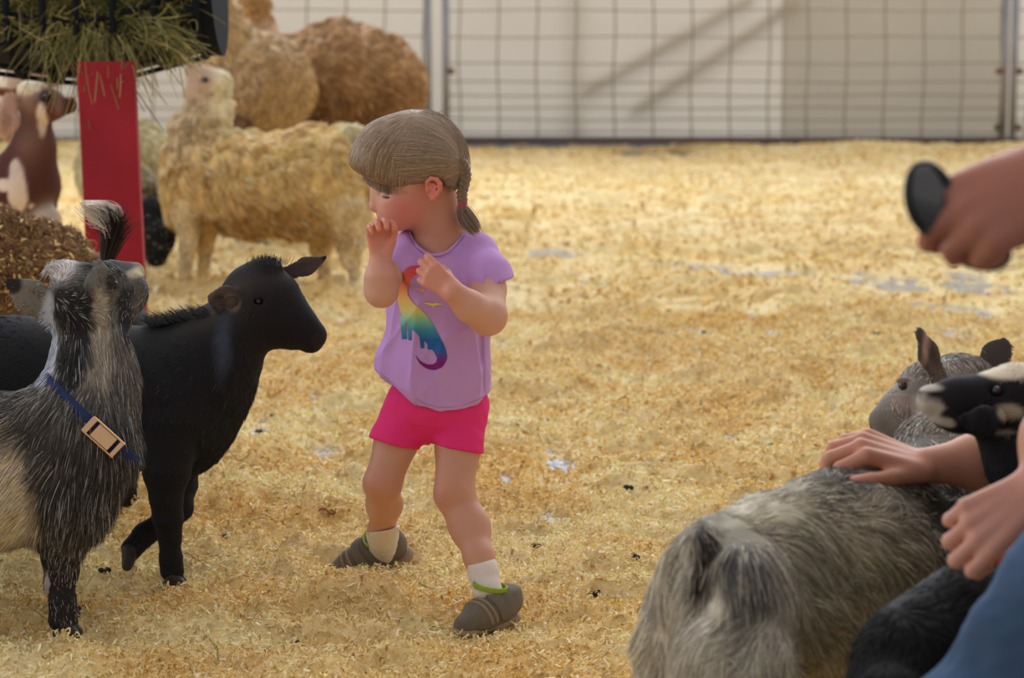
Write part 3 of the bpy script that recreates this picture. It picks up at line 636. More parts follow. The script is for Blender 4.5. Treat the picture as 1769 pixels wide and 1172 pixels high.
# tail plume: dark root hair and a curling white tip
n = 2600; X = np.empty((n, 9, 3)); C = np.empty((n, 3)); u = RNG.random(n)
cx = np.array([184, 190, 192, 188, 180, 172, 162, 155, 149]); cy = np.array([455, 425, 400, 378, 362, 351, 346, 347, 352.])
s0 = u*.72
for i in range(n):
    tt_ = s0[i]+np.linspace(0, .32 if u[i] < .6 else min(.36, 1-s0[i]), 9); sx = RNG.normal(); sy = RNG.normal()
    x = np.interp(tt_*8, np.arange(9), cx); y = np.interp(tt_*8, np.arange(9), cy); wd = np.interp(tt_*8, [0, 2, 4, 6, 8], [9, 14, 24, 15, 2]); gr = np.linspace(.6, 1.25, 9)
    side = np.array([1, .25]) if True else 0
    if u[i] < .30: x = x+abs(sx)*wd*.75*gr*(1 if sx > -.4 else -.6)+0; y = y+sy*5+np.linspace(0, 6, 9)*abs(sx)
    else: x = x+sx*wd*.62*gr; y = y+abs(sy)*wd*.5*gr
    for j in range(9): X[i, j] = at(x[j], y[j], 4.80+.012*sy*gr[j])
    C[i] = (rgb(228, 214, 200) if s0[i] > .25+.05*sx else rgb(50, 34, 30))*math.exp(RNG.normal(0, .2))
hair_obj('tail_hair', X, np.full(n, .0006), C, FURM, g, taper=.3)
for x, y in ((-.79, 4.88), (-.89, 4.90), (-.86, 5.22), (-.95, 5.22)):
    a = Body(.004, .004); a.cap((x, y-.008, .035), .018, (x, y-.02, .018), .013); a.fn(lambda P: .004-P[:, 2]); a.build('hoof', HOOFM, g, colour=False)

# ---- brown and white goat, head raised under the feeder
g = animal('spotted_goat', 'red brown goat with white patches and a long pale hanging ear', 'goat', 40, 7.6)
b = Body(.008, .04); DB = rgb(84, 46, 40); b.col = DB; b.fur = .010
b.chain([(40, 320, 7.6, 62), (15, 350, 7.66, 78), (-60, 352, 7.85, 86), (-150, 350, 8.1, 84)])
b.chain([(62, 215, 7.58, 27), (58, 255, 7.58, 34), (45, 310, 7.6, 52)])
for x, yy in ((80, 7.55), (15, 7.6), (-140, 8.0), (-170, 8.15)): b.chain([(x, 380, yy, 26), (x, 460, yy, 16), (x, 560, yy, 12)], k=.02, col=rgb(190, 175, 160) if x > 60 else DB, fur=.005)
b.chain([(62, 180, 7.58, 31), (84, 180, 7.56, 28)], k=.02); b.chain([(88, 184, 7.56, 24), (118, 182, 7.54, 15)], rev=True, k=.015, fur=.004)
b.pell(122, 178, 7.54, 9, 10, 14, col=rgb(50, 34, 30), fur=.002, k=.01); b.pell(52, 152, 7.56, 20, 18, 11, col=rgb(226, 208, 180), fur=.025)
ear(b, (18, 172, 7.52), (12, 210, 7.48), (10, 240, 7.48), 21, (.3, -.9, 0), col=rgb(190, 150, 132), fur=.003, r0=.7)
b.paint(50, 152, 7.56, 24, 13, rgb(232, 218, 192), rd=30); b.paint(72, 205, 7.52, 9, 30, rgb(224, 200, 178), rd=25, ns=.2); b.paint(76, 166, 7.5, 12, 12, rgb(28, 24, 28), rd=20)
b.paint(30, 330, 7.5, 13, 45, rgb(226, 205, 190), rd=30, ns=.5, nf=14); b.paint(10, 320, 7.5, 14, 10, rgb(226, 205, 190), ns=.4, nf=14); b.paint(55, 360, 7.5, 8, 9, rgb(226, 205, 190), ns=.3); b.paint(25, 290, 7.5, 9, 14, rgb(216, 195, 180), ns=.3); b.paint(120, 165, 7.54, 9, 4, rgb(200, 160, 140), rd=20)
b.paint(100, 180, 7.52, 8, 22, rgb(130, 88, 80), rd=20, soft=.5)
b.build('goat_body', SKINM, g); fur(b, 16000, g, FURM, rad=.0008, lift=.15, jit=.25); eye(g, 76, 167, 7.51, 5)
for x, yy in ((82, 7.55), (17, 7.6), (-138, 8.0), (-168, 8.15)): hoof(g, x, 590, yy, 13)
a = Acc(); a.tube(np.array([at(58+30*math.cos(q), 258+8*math.sin(q), 7.58+.06*math.sin(q)) for q in np.linspace(0, 6.28, 24)]), .006, 6)
cl_ = a.make('collar', mat('teal_collar', tuple(rgb(30, 130, 150)), rough=.6), g)

# ---- pale goat, snout in the feeder
PG_ = 0
g = animal('pale_goat', 'pale pinkish white goat nibbling under the feeder, above the spotted goat', 'goat', -120, 8.0)
b = Body(.008, .04); PK = rgb(206, 182, 168); b.col = PK; b.fur = .008
b.chain([(-230, 320, 9.0, 78), (-130, 310, 8.9, 80), (-75, 290, 8.75, 64)]); b.chain([(-5, 165, 8.0, 32), (-40, 215, 8.3, 40), (-80, 280, 8.7, 56)])
b.chain([(0, 145, 7.86, 34), (30, 136, 7.82, 30)], col=rgb(212, 190, 176)); b.chain([(35, 134, 7.82, 28), (84, 131, 7.78, 22)], rev=True, fur=.003, col=rgb(170, 142, 134))
ear(b, (-18, 150, 7.8), (-5, 180, 7.74), (5, 196, 7.74), 15, (.2, -.95, 0), col=rgb(225, 200, 180), fur=.003)
for x, yy in ((-80, 8.65), (-60, 8.85), (-240, 8.9), (-225, 9.1)): b.chain([(x, 350, yy, 26), (x, 430, yy, 14), (x, 505, yy, 11)], k=.02, fur=.004)
b.paint(62, 118, 7.76, 6, 7, rgb(60, 40, 38), rd=9); b.paint(10, 135, 7.8, 12, 18, rgb(240, 225, 210), rd=40, ns=.4); b.paint(25, 160, 7.8, 40, 9, rgb(150, 100, 80), rd=40, ns=.3)
b.build('goat_body', SKINM, g); fur(b, 9000, g, FURM, rad=.0008, lift=.15, jit=.2); eye(g, 14, 132, 7.775, 5)
for x, yy in ((-78, 8.65), (-58, 8.85), (-238, 8.9), (-223, 9.1)): hoof(g, x, 528, yy, 12)

# ---- black faced sheep, head down, behind the red post
g = animal('sheep', 'cream sheep with a black face grazing head down behind the red post', 'sheep', 215, 9.6)
b = Body(.011, .06); b.col = rgb(206, 196, 152); b.fur = .03
b.pell(215, 288, 9.75, 76, 110, 88); b.pell(212, 280, 10.2, 72, 130, 82); b.pell(232, 345, 9.5, 46, 50, 52, col=rgb(150, 140, 100))
for x, yy in ((180, 9.7), (240, 9.65), (185, 10.3), (235, 10.3)): b.chain([(x, 370, yy, 22), (x, 430, yy, 12), (x+3, 475, yy, 10)], k=.02, col=rgb(214, 200, 180), fur=.004)
b.chain([(262, 372, 9.38, 34), (272, 412, 9.3, 30), (270, 442, 9.28, 20)], k=.02, col=rgb(28, 28, 32), fur=.004)
ear(b, (244, 372, 9.4), (225, 382, 9.38), (210, 392, 9.38), 12, (0, -1, .3), cup=False, col=rgb(28, 28, 32), fur=.003)
ear(b, (286, 370, 9.4), (293, 384, 9.38), (297, 398, 9.38), 12, (0, -1, .3), cup=False, col=rgb(28, 28, 32), fur=.003)
b.build('sheep_body', SKINM, g, disp=lambda P: .014*fbm(P, 14, 2, 4)*(P[:, 2] > .3)); fur(b, 16000, g, FURM, name='fleece', rad=.0018, lift=.7, wav=.4, wf=30, jit=.2, curl=.1, clump=.3, light=rgb(240, 236, 220), lightp=.2)
eye(g, 256, 398, 9.24, 3); eye(g, 286, 398, 9.24, 3)
for x, yy in ((183, 9.7), (243, 9.65), (188, 10.3), (238, 10.3)): hoof(g, x, 486, yy, 11)

# ---- cream alpaca, muzzle up to the hay
g = animal('alpaca', 'young cream alpaca with fluffy yellowish fleece, muzzle raised to the feeder', 'alpaca', 450, 9.3)
b = Body(.010, .06); CR = rgb(236, 200, 134); b.col = CR; b.fur = .04
b.chain([(350, 300, 9.3, 66), (420, 315, 9.3, 80), (520, 315, 9.3, 84), (570, 305, 9.3, 72)])
b.chain([(348, 178, 9.3, 22), (343, 222, 9.3, 40), (345, 290, 9.3, 58)], col=rgb(196, 170, 130), fur=.018)
b.chain([(318, 320, 9.3, 34), (320, 370, 9.3, 30)], fur=.03)
b.chain([(374, 150, 9.3, 17), (378, 195, 9.3, 16), (382, 232, 9.3, 22)], col=rgb(244, 226, 176), fur=.020, k=.02)
b.chain([(345, 160, 9.3, 27), (352, 140, 9.29, 22)], col=rgb(196, 164, 140), fur=.004, k=.03); b.chain([(350, 140, 9.29, 21), (332, 122, 9.29, 14)], col=rgb(180, 152, 134), fur=.002, k=.03, rev=True)
b.pell(380, 140, 9.3, 14, 18, 14, col=rgb(250, 240, 205), fur=.020); b.pell(608, 245, 9.3, 22, 26, 24, col=rgb(246, 230, 190), fur=.05)
ear(b, (384, 172, 9.28), (396, 184, 9.28), (402, 200, 9.28), 8, (0, -1, 0), cup=False, col=rgb(240, 226, 196), fur=.01)
LG = rgb(222, 200, 160)
b.chain([(328, 370, 9.24, 30), (325, 425, 9.22, 12), (318, 480, 9.22, 9)], k=.03, col=LG, fur=.010); b.chain([(358, 375, 9.4, 28), (355, 425, 9.42, 11), (350, 478, 9.42, 9)], k=.03, col=LG, fur=.010)
b.chain([(590, 360, 9.24, 46), (606, 425, 9.22, 17), (606, 450, 9.22, 11), (616, 490, 9.22, 9)], k=.03, col=LG, fur=.018); b.chain([(560, 370, 9.4, 40), (556, 425, 9.42, 14), (560, 480, 9.42, 9)], k=.03, col=LG, fur=.018)
b.chain([(612, 265, 9.3, 20), (618, 330, 9.3, 22), (612, 390, 9.3, 16)], col=rgb(246, 228, 186), fur=.045, k=.03)
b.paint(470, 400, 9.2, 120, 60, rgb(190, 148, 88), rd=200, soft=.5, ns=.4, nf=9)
b.paint(350, 138, 9.22, 4, 4, rgb(50, 34, 28), rd=30)
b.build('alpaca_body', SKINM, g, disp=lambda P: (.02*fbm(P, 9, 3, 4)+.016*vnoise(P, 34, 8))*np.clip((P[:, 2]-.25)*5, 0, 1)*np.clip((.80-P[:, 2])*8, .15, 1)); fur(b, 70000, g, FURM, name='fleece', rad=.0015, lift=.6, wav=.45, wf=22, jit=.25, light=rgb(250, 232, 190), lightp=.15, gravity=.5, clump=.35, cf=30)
eye(g, 355, 138, 9.235, 5)
for x, y, yy in ((318, 500, 9.22), (351, 494, 9.42), (616, 503, 9.22), (561, 494, 9.42)): hoof(g, x, y, yy, 12, fx=-1)

# ---- the two brown alpacas behind
def alp(label, body, colr, extra, eyes=None):
    g = animal('alpaca', label, 'alpaca', body[0][0], body[0][2]); b = Body(.012, .07); b.col = colr; b.fur = .035
    b.chain(body); extra(b); b.build('alpaca_body', SKINM, g, disp=lambda P: (.016*fbm(P, 8, 3, 6)+.014*vnoise(P, 30, 8))*np.clip((P[:, 2]-.3)*5, 0, 1))
    fur(b, 48000, g, FURM, name='fleece', rad=.0016, lift=.5, wav=.4, wf=14, jit=.32, light=rgb(225, 190, 140), lightp=.14, gravity=.5, clump=.3, cf=30); return g
def exA(b):
    b.chain([(330, -70, 10.7, 24), (362, 0, 10.75, 26), (384, 60, 10.85, 40), (420, 130, 10.95, 66)], col=rgb(204, 178, 138), fur=.03); b.chain([(330, -85, 10.68, 24), (285, -70, 10.6, 14)], col=rgb(150, 115, 80), fur=.003)
    for x, yy in ((410, 10.8), (452, 11.05), (488, 11.3), (500, 11.6)): b.chain([(x, 230, yy, 34), (x, 330, yy, 16), (x, 400, yy, 12)], k=.03, col=rgb(120, 88, 60), fur=.012)
    b.pell(488, 425, 11.25, 16, 14, 22, col=rgb(96, 54, 34), fur=.01)
gA = alp('brown alpaca facing away, its raised neck beside the feeder edge', [(432, 142, 10.9, 72), (455, 145, 11.1, 78), (468, 150, 11.4, 70)], rgb(190, 160, 120), exA)
eye(gA, 322, -90, 10.62, 4)
def exB(b):
    for x, yy in ((560, 11.75), (590, 11.95), (668, 11.75), (700, 11.95)): b.chain([(x, 215, yy, 38), (x, 310, yy, 17), (x, 385, yy, 12)], k=.03, col=rgb(130, 90, 58), fur=.014)
    b.chain([(696, 120, 11.8, 18), (702, 180, 11.8, 16)], fur=.05, col=rgb(190, 150, 100)); b.chain([(480, 100, 12.1, 34), (450, 60, 12.3, 26), (440, 10, 12.3, 22), (436, -60, 12.3, 22)], k=.05); b.chain([(436, -70, 12.3, 20), (410, -60, 12.2, 12)], col=rgb(150, 115, 80), fur=.003)
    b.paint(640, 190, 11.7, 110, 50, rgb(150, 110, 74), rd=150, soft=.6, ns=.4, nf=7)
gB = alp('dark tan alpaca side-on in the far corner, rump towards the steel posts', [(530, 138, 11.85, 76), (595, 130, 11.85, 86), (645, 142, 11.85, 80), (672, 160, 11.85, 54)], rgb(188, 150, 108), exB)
eye(gB, 420, -68, 12.1, 4)
for gg, L_ in ((gA, ((410, 425, 10.8), (452, 420, 11.05), (500, 405, 11.6))), (gB, ((560, 402, 11.75), (590, 397, 11.95), (668, 402, 11.75), (700, 397, 11.95)))):
    for x, y, yy in L_: hoof(gg, x, y, yy, 11)
# ================================================================ people
def skin_m(name): return mat(name, attr=True, rough=.52, spec=.35, sss=.12)
def hand(b, W, fwd, back, thumb, L, curls, tcurl=(25, 25), topen=45, col=None, fat=1.0, spread=6, tips=None, k=.004, tout=.35, kp=.008, ridge=0):
    """palm, four separate fingers and a thumb. W wrist, fwd along the palm, back = towards the back of the hand, thumb = side the thumb is on"""
    W = np.asarray(W, float); f = nrm(fwd); bk = np.asarray(back, float); bk = nrm(bk-f*(bk@f)); s_ = np.cross(f, bk); s_ = s_ if s_@np.asarray(thumb, float) > 0 else -s_
    col = b.col if col is None else col; tips = col if tips is None else tips
    R0 = .052*L*fat; pw = .40*L; res = {}
    for i, (off, ml, fl, rr) in enumerate(((.46, .50, .43, 1.0), (.16, .53, .48, 1.03), (-.15, .51, .44, .98), (-.43, .46, .35, .86))):
        root = W+f*.05*L+s_*off*pw*.55; mcp = W+f*ml*L+s_*off*pw; r = R0*rr
        b.cap(root, r*1.25, mcp, r*1.15, k=kp, col=col)
        if ridge: b.cap(root+bk*r*ridge, r*.55, mcp+bk*r*.35, r*.95, k=.004, col=tips if ridge else col)
        a = math.radians(spread*off*1.6); fd = nrm(f*math.cos(a)+s_*math.sin(a)); p = mcp; ang = 0; rcur = r*1.08; js = [mcp]
        for seg, c_ in zip((.46, .31, .23), curls[i]):
            ang += math.radians(c_); d = fd*math.cos(ang)-bk*math.sin(ang); q = p+d*fl*L*seg
            b.cap(p, rcur, q, rcur*.93, k=k, col=tips if seg < .3 else col); p = q; rcur *= .93; js.append(q)
        res[i] = js
    # thenar pad and thumb leaving the side of the palm
    t0 = W+f*.10*L+s_*pw*.30-bk*R0*.5; a = math.radians(topen); t1 = t0+nrm(f*math.cos(a)+s_*math.sin(a)-bk*tout)*.25*L
    b.cap(t0, R0*1.35, t1, R0*1.2, k=kp, col=col)
    d = nrm(t1-t0); p = t1; ang = 0; inw = nrm(-s_*.75-bk*.5+f*.15); inw = nrm(inw-d*(inw@d))
    js = [t0, t1]
    for ln, c_ in zip((.17, .14), tcurl):
        ang += math.radians(c_); dd = d*math.cos(ang)+inw*math.sin(ang); q = p+dd*ln*L; b.cap(p, R0*1.12, q, R0*.98, k=k, col=tips if ln < .15 else col); p = q; js.append(q)
    res['t'] = js; res['ax'] = (f, bk, s_); return res
def nails(parent, res, L, m, back=None):
    f, bk, s_ = res['ax']; a = Acc()
    for i in range(4):
        js = res[i]; d = nrm(js[3]-js[2]); d0 = nrm(js[2]-js[1]); up = nrm(np.cross(s_, d)); up = up if up@bk > -.2 and up@nrm(js[1]-js[3]+bk) > -.3 else -up
        c = js[3]+d*.012*L+up*.036*L; M = np.stack([d, nrm(np.cross(up, d)), up], 1); nb = Acc(); nb.ball((0, 0, 0), (.034*L, .026*L, .010*L), 10, 6)
        a.add(np.concatenate(nb.V)@M.T+c, nb.F)
    return a.make('fingernails', m, parent)

SK = rgb(212, 160, 138); SKR = rgb(212, 128, 108); SKC = rgb(222, 172, 152)
girl = thing('person', 'toddler girl with a blond braid, lilac dinosaur shirt and pink shorts, hand at her mouth', 'person', (at(760, 586, 4.27)[0], 4.27, 0))
b = Body(.0023, .014); b.col = SK; b.k = .014; SL = rgb(200, 146, 120)
# head in left profile, chin tucked
b.pell(719, 272, 4.27, 74, 61, 68, k=.02); b.pell(700, 300, 4.27, 56, 56, 54, k=.03)
b.pell(694, 345, 4.27, 42, 46, 42, k=.03, col=SKC); b.pell(684, 378, 4.27, 19, 26, 16, k=.03)
b.pell(694, 362, 4.243, 27, 20, 27, k=.03, col=rgb(222, 146, 128)); b.pell(694, 362, 4.297, 27, 20, 27, k=.03)
b.chain([(660, 316, 4.27, 15), (655, 337, 4.27, 11), (648, 354, 4.27, 8.5)], k=.014); b.pell(648, 357, 4.27, 8, 11, 7, k=.008, col=rgb(216, 136, 118)); b.pell(657, 360, 4.262, 5, 5, 5, k=.006)
b.pell(662, 374, 4.27, 9, 15, 6, k=.010, col=rgb(214, 140, 120)); b.pell(660, 377, 4.27, 5, 13, 3.2, k=.004, col=rgb(192, 98, 92)); b.pell(663, 386, 4.27, 5.5, 12, 3.6, k=.005, col=rgb(192, 98, 92))
b.cap(at(655, 382, 4.255), .0018, at(676, 384, 4.24), .0008, op='s', k=.003)
b.pell(662, 332, 4.228, 11, 14, 8, op='s', k=.014); b.pell(662, 332, 4.312, 11, 14, 8, op='s', k=.014)
b.pell(669, 336, 4.236, 9, 8, 6, k=.007, col=rgb(204, 140, 122)); b.pell(669, 336, 4.304, 9, 8, 6, k=.007)
b.pell(663, 320, 4.25, 8, 22, 6, k=.012)
for yy, sg in ((4.203, -1), (4.337, 1)):   # ears
    b.pell(746, 328, yy-sg*.003, 11, 5, 15, k=.006, col=rgb(190, 100, 82))
    b.chain([(737, 322, yy, 2.6), (738, 314, yy+sg*.002, 3.2), (745, 308.5, yy+sg*.004, 3.6), (754, 310, yy+sg*.005, 3.8), (760.5, 318, yy+sg*.006, 3.8), (760, 328, yy+sg*.005, 3.4), (755, 337, yy+sg*.003, 3.0), (748, 344, yy+sg*.001, 4.6)], k=.0022, col=rgb(222, 130, 108))
    b.chain([(748, 318, yy+sg*.002, 2.2), (753, 322, yy+sg*.003, 2.2), (751, 332, yy+sg*.002, 2.4), (744, 339, yy, 2.8)], k=.0022, col=rgb(210, 120, 98)); b.pell(738, 329, yy+sg*.001, 3.2, 3.5, 4.5, k=.003, col=rgb(212, 136, 114))
# neck and torso (under the clothes)
b.chain([(752, 350, 4.275, 40), (760, 395, 4.28, 38), (766, 425, 4.285, 46)], k=.025, col=rgb(196, 138, 112))
b.chain([(768, 455, 4.29, 46), (762, 540, 4.29, 48), (757, 640, 4.29, 54), (757, 690, 4.285, 58)], k=.03)
b.chain([(715, 436, 4.28, 22), (815, 444, 4.29, 25)], k=.02)
# legs
b.chain([(716, 690, 4.29, 40), (684, 765, 4.26, 37.5), (662, 832, 4.235, 31)], k=.008, col=SL); b.chain([(660, 838, 4.235, 31), (664, 872, 4.29, 29), (660, 915, 4.38, 22), (661, 948, 4.435, 20)], k=.018, col=SL)
b.chain([(794, 695, 4.28, 41), (791, 775, 4.24, 39), (784, 850, 4.20, 33)], k=.008, col=SL); b.chain([(786, 856, 4.20, 33), (812, 912, 4.17, 33), (828, 965, 4.12, 24), (840, 1014, 4.08, 21)], k=.018, col=SL)
b.pell(656, 836, 4.212, 20, 12, 18, k=.015, col=rgb(200, 128, 104)); b.pell(781, 856, 4.175, 22, 12, 18, k=.015, col=rgb(200, 128, 104))
# her right arm (raised to the mouth) and her left arm
b.chain([(704, 442, 4.27, 20), (672, 474, 4.20, 23), (658, 500, 4.165, 27)], k=.012); b.chain([(659, 503, 4.165, 29), (657, 478, 4.16, 26), (656, 456, 4.165, 19)], k=.01)
b.chain([(828, 450, 4.275, 24), (843, 500, 4.21, 30), (842, 545, 4.155, 33)], k=.012); b.chain([(842, 547, 4.155, 33), (812, 530, 4.12, 27), (783, 505, 4.10, 20)], k=.01)
HR = hand(b, at(656, 452, 4.165), (-.02, .12, 1), (-.25, 1, .1), (1, 0, 0), .100, [(36, 66, 40), (38, 68, 40), (38, 68, 40), (36, 66, 40)], tcurl=(12, 18), topen=22, fat=1.12, spread=10, col=rgb(214, 140, 116), tips=rgb(222, 130, 110), k=.0022, kp=.008, tout=.15)
HL = hand(b, at(782, 506, 4.10), (-.76, .16, .60), (-.12, -1, .25), (.5, 0, 1), .100, [(22, 34, 22), (28, 38, 25), (34, 42, 28), (40, 44, 30)], tcurl=(18, 22), topen=22, fat=1.22, spread=8, col=rgb(210, 140, 116), tips=rgb(224, 150, 130), k=.0022, kp=.008, tout=.5)
b.paint(700, 362, 4.22, 24, 20, rgb(218, 126, 112), soft=.9, ns=0, rd=30)
b.paint(668, 341, 4.225, 9, 1.6, rgb(96, 62, 48), soft=.5, ns=0, rd=10)
GS = skin_m('child_skin'); b.build('body', GS, girl); gbody = b
NM = mat('fingernail', tuple(rgb(232, 176, 160)), rough=.3)
nails(girl, HL, .1, NM); nails(girl, HR, .1, NM)
for yy in (4.225, 4.315): a = Acc(); a.tube([at(660+q*17, 339+3.2*math.sin(q*3.14)-(1 if q > .9 else 0), yy-.004*math.sin(q*3.14)*(1 if yy < 4.27 else -1)) for q in np.linspace(0, 1, 9)], [.0004, .0007, .0009, .001, .001, .001, .0009, .0007, .0004], 5); a.make('eyelashes', mat('lash', tuple(rgb(92, 66, 52)), rough=.6), girl)

# hair: cap shaped over the skull, combed strands, fringe, braid
HC = rgb(144, 121, 100)
cap_ = Body(.0026, .02); cap_.col = HC
cap_.pell(716, 266, 4.27, 84, 71, 74, k=.02); cap_.pell(752, 292, 4.27, 48, 60, 52, k=.03); cap_.pell(668, 262, 4.27, 44, 60, 50, k=.02)
cap_.chain([(652, 256, 4.27, 26), (636, 286, 4.27, 17), (628, 308, 4.27, 11)], k=.04, flat=((0, 1, 0), 2.0))
cap_.pell(652, 276, 4.255, 26, 40, 30, k=.03); cap_.pell(652, 276, 4.285, 26, 40, 30, k=.03)
cap_.pell(785, 290, 4.255, 20, 22, 20, k=.015)
cap_.pell(680, 298, 4.224, 32, 14, 26, k=.03); cap_.pell(680, 300, 4.318, 30, 14, 24, k=.015)
def facecut(P):   # hairline: below this the face, ear and nape show
    cx = (P[:, 0]/P[:, 1])*FPX/.9912+884.5; z = P[:, 2]
    zl = np.interp(cx, [600, 622, 640, 656, 690, 733, 742, 762, 772, 786, 800], [at(0, y, 4.23)[2] for y in (290, 300, 311, 317, 325, 316, 306, 308, 326, 334, 330)]); return zl-z
cap_.fn(facecut, 'i', .008)
hm = cap_.build('hair', mat('hair_base', attr=True, rough=.6, spec=.3, bump=('noise', 220, .0012)), girl, disp=lambda P: .0008*vnoise(P*[1, 1, .4], 260, 3))
HAIRM = mat('blond_hair', attr=True, rough=.38, spec=.5)
HCEN = at(722, 292, 4.27)
def comb(n, src, dst, lift=.0012, seg=12, wob=.022, r=.00042, jitc=.2, push=True, sag=None, drop=.013):
    """strands combed over the head: directions swept from src to dst about the skull centre, laid on the hair surface"""
    A_ = np.array([src() for _ in range(n)]); D_ = np.array([dst(a_) for a_ in A_]); X = np.empty((n, seg, 3)); ld = RNG.random(n)[:, None]*lift
    da = A_-HCEN; dd = D_-HCEN; da /= np.linalg.norm(da, axis=1)[:, None]; dd /= np.linalg.norm(dd, axis=1)[:, None]; w_ = RNG.normal(size=(n, 3))*wob*.4+vnoise(A_, 120, 3)[:, None]*wob*np.array([1, 1, .5])
    dr = .3+RNG.random(n)
    for j, q in enumerate(np.linspace(0, 1, seg)):
        if push:
            q2 = q if sag is None else min(q/sag, 1); v = da*(1-q2)+dd*q2+w_*math.sin(q2*3.14); v /= np.linalg.norm(v, axis=1)[:, None]; t = np.full(n, .12)
            for _ in range(9): t = t-cap_.ev(HCEN+v*t[:, None], margin=.14)
            p = HCEN+v*(t[:, None]+ld)
            if sag is not None and q > sag: p = p+np.array([.10, 0, -1])*((q-sag)/(1-sag)*drop*dr)[:, None]
        else: p = A_*(1-q)+D_*q+w_*math.sin(q*3.14)*.3
        X[:, j] = p
    C = np.tile(HC, (n, 1))*np.exp(RNG.normal(0, jitc, n)+.35*vnoise(A_*.5+D_*.5, 260, 17))[:, None]; lt = RNG.random(n) < .16; C[lt] = rgb(196, 166, 128)*np.exp(RNG.normal(0, .15, lt.sum()))[:, None]
    return X, np.full(n, r)*(.6+.7*RNG.random(n)), C
U = lambda a_, b_: a_+(b_-a_)*RNG.random()
bun = at(797, 286, 4.25)
def s1(): return at(U(716, 734), U(192, 200), U(4.225, 4.315))
def d1(a_):
    v = (a_[1]-4.27)/.045; u = np.clip(abs(v)+.1*RNG.normal(), 0, 1.05); return at(613+u*u*74+RNG.normal()*2, 312+20*u**.8+RNG.normal()*5-(4 if v > 0 else 0), 4.27+np.sign(v)*.058*min(1, u*1.5))
def s2(): u = RNG.random(); return at(722+u*34, 193+u*6, U(4.225, 4.32))
def d2(a_): return bun+RNG.normal(size=3)*[.004, .009, .006]
def s3(): u = RNG.random(); return at(np.interp(u, [0, .35, .65, 1], [730, 700, 688, 692])+RNG.normal()*4, np.interp(u, [0, .35, .65, 1], [198, 232, 262, 312]), np.interp(u, [0, .35, 1], [4.235, 4.212, 4.205]))
def s3b(): return at(U(700, 765), U(296, 314), 4.205)
def d4(a_): return at(U(664, 704), U(320, 333), 4.212)
HSs = [comb(4600, s1, d1, sag=.9), comb(2600, s2, d2), comb(3000, s3, d2), comb(900, s3b, d2), comb(260, lambda: at(U(712, 730), 200, U(4.215, 4.24)), d4, sag=.9), comb(90, s2, lambda a_: bun+RNG.normal(size=3)*.014, lift=.006, wob=.05, r=.00022),
       comb(400, lambda: at(U(768, 790), U(318, 334), U(4.22, 4.25)), d2), comb(30, lambda: at(U(700, 760), 197, U(4.22, 4.3)), lambda a_: a_+np.array([U(-.05, .05), U(-.03, 0), U(-.01, .03)]), push=False, wob=.02, r=.0002)]
hs = hair_obj('hair_strands', np.concatenate([q[0] for q in HSs]), np.concatenate([q[1] for q in HSs]), np.concatenate([q[2] for q in HSs]), HAIRM, hm, taper=.4)
# braid
path = [(795, 276), (801, 290), (804, 305), (801, 320), (798, 334), (799, 347), (799, 356)]
BP = np.array([at(x, y, 4.235) for x, y in path]); tq = np.linspace(0, 1, 60); BPi = np.stack([np.interp(tq, np.linspace(0, 1, len(BP)), BP[:, i]) for i in range(3)], 1)
a = Acc()
for s_ in range(3):
    ph = tq*2*math.pi*3.2+s_*2*math.pi/3; w_ = .0066*(1-.35*tq); X = BPi+np.stack([np.sin(ph)*w_, np.sin(2*ph)*w_*.55, 0*ph], 1)
    a.tube(X, .0062*(1-.35*tq), 8)
br = a.make('braid', mat('braid_hair', tuple(HC*.9), rough=.5, spec=.4, bump=('noise', 300, .001)), girl)
n = 700; e0 = BPi[-1]; X = np.empty((n, 7, 3)); tp = at(822, 397, 4.225); dv = RNG.normal(size=(n, 3))
for j, q in enumerate(np.linspace(0, 1, 7)):
    X[:, j] = e0*(1-q)+tp*q+dv*(.0022+.0045*math.sin(q*2.6))+np.array([-.006, 0, 0])*math.sin(q*3.14)
hair_obj('braid_end', X, np.full(n, .0004), np.tile(HC, (n, 1))*np.exp(RNG.normal(0, .2, n))[:, None], HAIRM, br)
n = 900; X = np.empty((n, 6, 3)); k0 = RNG.integers(0, 52, n); ph0 = RNG.random(n)*6.28
for j in range(6):
    kk = np.minimum(k0+j*1.4, 59).astype(int); ph = tq[kk]*2*math.pi*3.2+(k0 % 3)*2*math.pi/3; w_ = .0066*(1-.35*tq[kk]); rr = .0063*(1-.35*tq[kk])
    X[:, j] = BPi[kk]+np.stack([np.sin(ph)*w_+np.cos(ph0)*rr, np.sin(2*ph)*w_*.55+np.sin(ph0)*rr, 0*ph], 1)
hair_obj('braid_strands', X, np.full(n, .0003), np.tile(HC, (n, 1))*np.exp(RNG.normal(0, .25, n))[:, None], HAIRM, br)
a = Acc(); c_ = at(799, 354, 4.235)
for dz in (-.0015, .0015): a.tube([c_+np.array([.0058*math.cos(q), .0058*math.sin(q), dz+.001*math.cos(q)]) for q in np.linspace(0, 6.283, 20)], .0022, 6)
ht = a.make('hair_tie', mat('pink_elastic', tuple(rgb(232, 30, 110)), rough=.6), girl)

